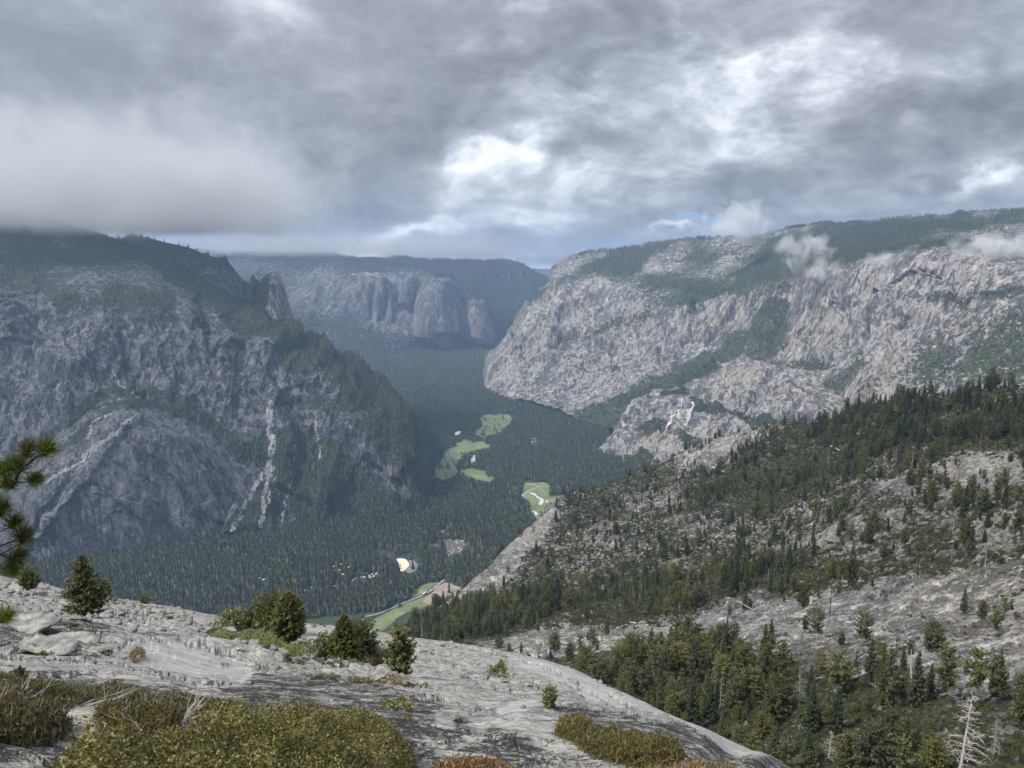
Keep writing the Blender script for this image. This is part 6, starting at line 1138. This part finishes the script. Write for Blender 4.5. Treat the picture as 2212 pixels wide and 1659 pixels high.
RO = flat_mat('pale_roof', (.5,.48,.45), .8, .15, .5); RB = flat_mat('orange_roof', (.36,.2,.12), .8, .15, .5)
for a in [(1082, 972, 12, 26, 5, .3, RO, 'pale roofed building among trees below the meadows'), (1092, 968, 10, 18, 5, .6, RB, 'orange roofed building beside the pale roofed one'), (1078, 978, 9, 16, 4, -.3, RB, 'small brown building below the pale roofed one'), (1142, 950, 12, 22, 6, .2, RO, 'white roofed lodge in the woods at the foot of the right wall'), (1147, 958, 10, 20, 5, 1., RO, 'lower white roofed lodge in the woods'), (1165, 955, 10, 16, 5, .5, RO, 'small pale roof right of the lodges')]: house(*a)
# ================================================================ sky, sun, haze, camera
def build_world():
    w = bpy.data.worlds.new('World'); SC.world = w; w.use_nodes = True; t = w.node_tree
    for n in list(t.nodes): t.nodes.remove(n)
    T = NT(t); out = T.new('ShaderNodeOutputWorld'); d = T.new('ShaderNodeTexCoord').outputs['Generated']
    s = T.new('ShaderNodeSeparateXYZ', {0: d}); X, Y, Z = s.outputs
    warp = T.noise(T.scale(d, 1, 1, 1.6), 5.0, 4, .6, 0, 'Color'); warp2 = T.noise(T.scale(d, 1, 1, 1.7), 17.0, 4, .62, 0, 'Color')
    def sub5(v, k): 
        a = T.new('ShaderNodeVectorMath', {0: v, 1: (.5, .5, .5)}, operation='SUBTRACT').outputs[0]
        return T.new('ShaderNodeVectorMath', {0: a, 'Scale': k}, operation='SCALE').outputs[0]
    w1 = sub5(warp, 1.0); w2 = sub5(warp2, 1.0)
    sw1 = T.new('ShaderNodeSeparateXYZ', {0: w1}).outputs; sw2 = T.new('ShaderNodeSeparateXYZ', {0: w2}).outputs
    ay = T.m('ADD', T.m('ABSOLUTE', Y), .08); U = T.m('DIVIDE', X, ay); V = T.m('DIVIDE', Z, ay)
    U1 = T.m('ADD', U, T.m('ADD', T.m('MULTIPLY', sw1[0], .16), T.m('MULTIPLY', sw2[0], .08)))
    V1 = T.m('ADD', V, T.m('ADD', T.m('MULTIPLY', sw1[1], .11), T.m('MULTIPLY', sw2[1], .06)))
    def uv(px, py):
        x, y, z = direc(px, py); return float(x/y), float(z/y)
    def blob(px, py, rx, ry, rot=0.0, U=U1, V=V1, p=1.0):
        u, v = uv(px, py); a = math.radians(rot); k = F_
        du = T.m('SUBTRACT', U, u); dv = T.m('SUBTRACT', V, v)
        p1 = T.m('MULTIPLY', T.m('ADD', T.m('MULTIPLY', du, math.cos(a)), T.m('MULTIPLY', dv, math.sin(a))), k/rx)
        p2 = T.m('MULTIPLY', T.m('SUBTRACT', T.m('MULTIPLY', dv, math.cos(a)), T.m('MULTIPLY', du, math.sin(a))), k/ry)
        q = T.m('ADD', T.m('MULTIPLY', p1, p1), T.m('MULTIPLY', p2, p2))
        return T.m('DIVIDE', 1.0, T.m('ADD', 1.0, T.m('MULTIPLY', q, T.m('ADD', 1.0, q))))
    BL = [ # x, y, rx, ry, tilt, weight
        (615, 50, 55, 110, 60, .34), (560, 140, 60, 45, 20, .14), (408, 160, 40, 90, -5, .07), (480, 392, 40, 18, 25, .34), (215, 410, 30, 24, 30, .20), (460, 385, 120, 60, 10, .05),
        (860, 530, 130, 24, 12, .46), (790, 545, 90, 14, 4, .25), (1020, 395, 80, 60, 50, .27), (1110, 345, 110, 34, 20, .28), (1290, 385, 150, 44, 25, .26), (1100, 430, 150, 60, 10, .15), (1180, 250, 120, 70, 30, .13),
        (1560, 225, 170, 42, 24, .17), (1500, 330, 160, 40, 25, .24), (1660, 160, 130, 40, 10, .22), (1690, 265, 80, 50, 0, .08), (1950, 180, 220, 60, 5, .17), (2160, 165, 120, 45, 0, .16), (2190, 322, 60, 14, -20, .40), (2060, 390, 130, 22, 20, .26), (1980, 420, 60, 30, 30, .12), (1420, 500, 60, 14, 10, .40), (1530, 485, 40, 22, 10, .30), (2200, 440, 80, 20, 0, .1), (330, 60, 260, 60, 0, .07), (1000, 80, 240, 70, 10, .05), (1000, 505, 200, 20, 5, .12), (760, 545, 420, 22, 0, .10), (1150, 470, 160, 30, 12, .12), (1390, 230, 120, 60, 30, .12),
        (300, 230, 260, 110, -10, -.12), (760, 330, 150, 90, -30, -.10), (620, 470, 260, 40, 5, -.06), (1380, 90, 260, 60, 15, -.12), (1820, 120, 260, 60, 5, -.06), (1870, 270, 190, 80, 10, -.22), (1640, 420, 160, 60, 10, -.07), (2120, 260, 150, 50, 20, -.14), (2060, 170, 40, 30, 0, -.18), (1100, 190, 140, 60, 20, -.08), (1080, 540, 170, 22, 2, -.14), (960, 330, 70, 50, 30, -.10), (1250, 310, 60, 36, 20, -.14), (1560, 480, 110, 30, 5, -.08), (2180, 370, 50, 22, 0, -.25)]
    acc = None
    for x, y, rx, ry, r, wt in BL:
        q = T.m('MULTIPLY', blob(x, y, rx, ry, r), wt); acc = q if acc is None else T.m('ADD', acc, q)
    # cloud structure, seen in perspective on a tilted deck
    q = T.m('ADD', T.m('MAXIMUM', Z, 0.0), .32); PX_ = T.m('DIVIDE', X, q); PY_ = T.m('DIVIDE', Y, q)
    deck = T.new('ShaderNodeCombineXYZ', {0: PX_, 1: PY_, 2: T.m('MULTIPLY', Z, 2.2)}).outputs[0]
    n1 = T.noise(T.scale(deck, 1, .75, 1, rot=(0, 0, .5)), .9, 6, .54, .35); n2 = T.noise(deck, 2.8, 6, .58, .6); n3 = T.noise(T.scale(d, 1, 1, 2.0), 13, 5, .62, .5)
    puff = T.m('ABSOLUTE', T.m('SUBTRACT', T.noise(T.scale(d, 1, 1, 1.7), 8.5, 5, .57, .8), .5))
    right = T.mapr(U, -.35, .1, .35, 1)
    b = T.m('ADD', .335, acc)
    b = T.m('ADD', b, T.m('MULTIPLY', T.m('SUBTRACT', n1, .5), .50))
    b = T.m('ADD', b, T.m('MULTIPLY', T.m('SUBTRACT', n2, .5), T.m('MULTIPLY', right, .44)))
    b = T.m('ADD', b, T.m('MULTIPLY', T.m('SUBTRACT', n3, .5), T.m('MULTIPLY', right, .40)))
    b = T.m('ADD', b, T.m('MULTIPLY', T.m('SUBTRACT', .12, puff), T.m('MULTIPLY', right, .62)))
    # ragged overlapping sheets of cloud: crisp on one side, soft on the other
    for sc_, off, wt, lo in ((3.0, 3.0, .11, .50), (6.0, 7.0, .085, .50), (12.0, 11.0, .05, .49)):
        ln = T.noise(T.scale(d, 1, 1, 1.9, loc=(off, off*.3, 0), rot=(0, 0, .35)), sc_, 6, .56, .35)
        sh = T.m('MULTIPLY', T.mapr(ln, lo-.02, lo+.07), T.mapr(ln, lo+.02, lo+.22, 1, .15)); b = T.m('ADD', b, T.m('MULTIPLY', T.m('SUBTRACT', sh, .35), T.m('MULTIPLY', T.m('ADD', right, .25), wt)))
    b = T.m('ADD', .40, T.m('MULTIPLY', T.m('SUBTRACT', b, .40), 1.18))
    cr = T.new('ShaderNodeValToRGB', {0: b}); e = cr.color_ramp; e.interpolation = 'B_SPLINE'
    stops = [(.06, (.165, .18, .212)), (.24, (.23, .25, .288)), (.42, (.31, .335, .38)), (.58, (.43, .46, .515)), (.74, (.62, .665, .73)), (.95, (.93, .95, .98))]
    e.elements[0].position, e.elements[0].color = stops[0][0], stops[0][1]+(1,); e.elements[1].position, e.elements[1].color = stops[-1][0], stops[-1][1]+(1,)
    for p_, c_ in stops[1:-1]: e.elements.new(p_).color = c_+(1,)
    cloud = cr.outputs[0]
    # warm violet tint in the thicker right hand clouds
    cloud = T.mix(T.m('MULTIPLY', T.mapr(T.noise(d, 4.0, 4), .45, .62), .35), cloud, (1.06, .99, .98), 'MULTIPLY')
    # clear gaps
    sky = T.new('ShaderNodeTexSky', sky_type='NISHITA'); sky.sun_disc = False; sky.sun_elevation = math.radians(48); sky.sun_rotation = math.radians(SUN_ROT); sky.altitude = 2200
    skc = T.mix(.55, T.mix(1.0, sky.outputs[0], (.062, .062, .062), 'MULTIPLY'), (.22, .36, .6))
    gap = T.m('ADD', blob(1452, 468, 75, 22, 8), T.m('MULTIPLY', blob(1540, 455, 40, 10, 0), .6)); gap = T.mapr(gap, .5, .8)
    col = T.mix(gap, cloud, skc)
    strip = T.m('MULTIPLY', T.mapr(V, uv(1140, 577)[1], uv(1140, 566)[1], 1, 0), T.mapr(T.m('ABSOLUTE', T.m('SUBTRACT', U, uv(1160, 570)[0])), .02, .05, 1, 0))
    col = T.mix(strip, col, (.42, .50, .60))
    # overcast outside the view, overhead and behind, brightened to add light on the ground
    zen = T.mapr(Z, .42, .95, 1.0, ZEN); bk = T.mapr(Y, .2, -.6, 1.0, 2.0); gain = T.m('MULTIPLY', zen, bk)
    g = T.m('MULTIPLY', gain, T.mapr(Z, -.35, -.05, .25, 1.0))
    bg = T.new('ShaderNodeBackground', {'Color': col, 'Strength': g}); T.l.new(bg.outputs[0], out.inputs['Surface'])
    w.cycles.sampling_method = 'MANUAL'; w.cycles.sample_map_resolution = 512
SUN_AZ, SUN_EL = -118.0, 50.0     # azimuth clockwise from +Y
SUN_ROT = 118.0; ZEN = 2.6
build_world()
sun = bpy.data.lights.new('sun', 'SUN'); sun.energy = 4.2; sun.angle = math.radians(7); sun.color = (1, .93, .82)
so = bpy.data.objects.new('sun', sun); COL.objects.link(so)
sd = Vector((math.sin(math.radians(SUN_AZ))*math.cos(math.radians(SUN_EL)), math.cos(math.radians(SUN_AZ))*math.cos(math.radians(SUN_EL)), math.sin(math.radians(SUN_EL))))
so.rotation_euler = sd.to_track_quat('Z', 'Y').to_euler(); so.location = (0, 0, 400)
cam = bpy.data.cameras.new('camera'); cam.sensor_width = 36; cam.lens = 18/math.tan(math.radians(34)); cam.clip_start = .2; cam.clip_end = 120000
co_ = bpy.data.objects.new('camera', cam); COL.objects.link(co_); co_.rotation_euler = (math.pi/2-PIT, 0, 0); SC.camera = co_
def cube(name, lo, hi, mat):
    x0, y0, z0 = lo; x1, y1, z1 = hi
    V = [(x0,y0,z0),(x1,y0,z0),(x1,y1,z0),(x0,y1,z0),(x0,y0,z1),(x1,y0,z1),(x1,y1,z1),(x0,y1,z1)]
    return add(name, mesh_np(name, V, [[0,3,2,1],[4,5,6,7],[0,1,5,4],[1,2,6,5],[2,3,7,6],[3,0,4,7]], mat, False))
mh = bpy.data.materials.new('haze_air'); mh.use_nodes = True; t = mh.node_tree
for n in list(t.nodes): t.nodes.remove(n)
T = NT(t); o_ = T.new('ShaderNodeOutputMaterial'); pv = T.new('ShaderNodeVolumePrincipled', {'Color': (.46, .66, 1.0, 1), 'Density': HAZE, 'Anisotropy': .2}); T.l.new(pv.outputs[0], o_.inputs['Volume'])
tag(cube('haze', (-17500, -8500, FLOOR-60), (17500, 20000, 560), mh), 'thin blue haze filling the valley air', 'haze', kind='stuff')
def mist(name, c, size, thr, dens, sc, label, rotz=0, bank=False, seed=0., fall=1.0, alb=.96, ramp=.28):
    m = bpy.data.materials.new('mist_'+name); m.use_nodes = True; t = m.node_tree
    for n in list(t.nodes): t.nodes.remove(n)
    T = NT(t); o = T.new('ShaderNodeOutputMaterial'); tc = T.new('ShaderNodeTexCoord'); ob = tc.outputs['Object']
    r = T.new('ShaderNodeVectorMath', {0: T.scale(ob, 2, 2, 2)}, operation='LENGTH').outputs['Value']
    r = T.mapr(r, .1, 1.0, 1, 0)
    if bank:
        x_, y_, z_ = T.new('ShaderNodeSeparateXYZ', {0: ob}).outputs
        ex = T.mapr(T.m('ABSOLUTE', x_), .2, .5, 1, 0); ey = T.mapr(T.m('ABSOLUTE', y_), .2, .5, 1, 0)
        r = T.m('MULTIPLY', T.m('MULTIPLY', ex, ey), T.m('MULTIPLY', T.mapr(z_, -.5, -.5+ramp, 0, 1), T.mapr(z_, -.5+ramp, .5, 1, 0)))
    sv = T.scale(ob, size[0]/sc, size[1]/sc, size[2]/sc, loc=(seed, seed*2, 0))
    n = T.noise(sv, 1.0, 6, .6, .8)
    f = T.m('ADD', T.m('MULTIPLY', T.m('SUBTRACT', n, .5), 3.2), T.m('MULTIPLY', T.m('SUBTRACT', r, thr), fall*2.2))
    den = T.m('MULTIPLY', T.m('MAXIMUM', f, 0.0), dens); den = T.m('MULTIPLY', den, T.m('GREATER_THAN', r, .001))
    v = T.new('ShaderNodeVolumePrincipled', {'Color': (alb, alb+.01, alb+.03, 1), 'Density': den, 'Anisotropy': .0}); T.l.new(v.outputs[0], o.inputs['Volume'])
    ob_ = cube('mist', (-.5, -.5, -.5), (.5, .5, .5), m); ob_.location = c; ob_.scale = size; ob_.rotation_euler.z = rotz
    tag(ob_, label, 'cloud', 'low clouds on the mountains', 'stuff'); return ob_
if MISTS:
    p = sight(-60, 380, 4900); p[2] = 70+520; mist('bank', p, (4600, 1700, 1040), .26, .0019, 230, 'grey cloud bank hiding the summit of the left mountain', rotz=.3, fall=.8, bank=True, alb=.80, ramp=.14)  # lowered albedo greys the banks, standing in for shade of the deck above
    p = sight(330, 440, 4800); p[2] = 95+330; mist('bankb', p, (2200, 1000, 660), .32, .0020, 170, 'grey cloud hanging on the ridge of the left mountain', seed=3.1, fall=.7, bank=True, alb=.80, ramp=.16)
    p = sight(760, 520, 10600); mist('bankc', p, (6500, 1800, 560), .34, .0016, 330, 'flat low cloud lying on the distant mountain top', seed=9.1, fall=.7, bank=True, alb=.62)
    p = sight(1600, 480, 5900); mist('plume', p, (900, 300, 620), .46, .010, 130, 'grey cloud plume touching the right plateau rim', seed=1.3, fall=.8)
    p = sight(1735, 540, 4700); mist('wisp', p, (900, 240, 480), .66, .016, 105, 'torn white wisp in front of the plateau forest', seed=5.2, fall=.55)
    p = sight(1780, 590, 4500); mist('wispb', p, (420, 160, 330), .62, .014, 80, 'small wisp lying below the plateau rim', seed=8.2, fall=.55)
    p = sight(2150, 534, 3900); mist('wispc', p, (760, 200, 210), .50, .016, 85, 'bright flat wisp at the right end of the wall', seed=2.7, fall=.7)
    p = sight(1905, 560, 4200); mist('wispd', p, (480, 130, 170), .62, .014, 70, 'faint wisp along the bright cliff rim', seed=6.1, rotz=.2, fall=.55)
SC.view_settings.view_transform = 'Standard'; SC.view_settings.look = 'None'; SC.view_settings.exposure = EXPO; SC.view_settings.gamma = 1
cy = SC.cycles; cy.max_bounces = 4; cy.diffuse_bounces = 1; cy.glossy_bounces = 1; cy.transmission_bounces = 2; cy.volume_bounces = 1; cy.transparent_max_bounces = 6
cy.use_denoising = True; cy.use_adaptive_sampling = True; cy.adaptive_threshold = .03; cy.volume_step_rate = 1.0; cy.volume_max_steps = 64; cy.caustics_reflective = False; cy.caustics_refractive = False
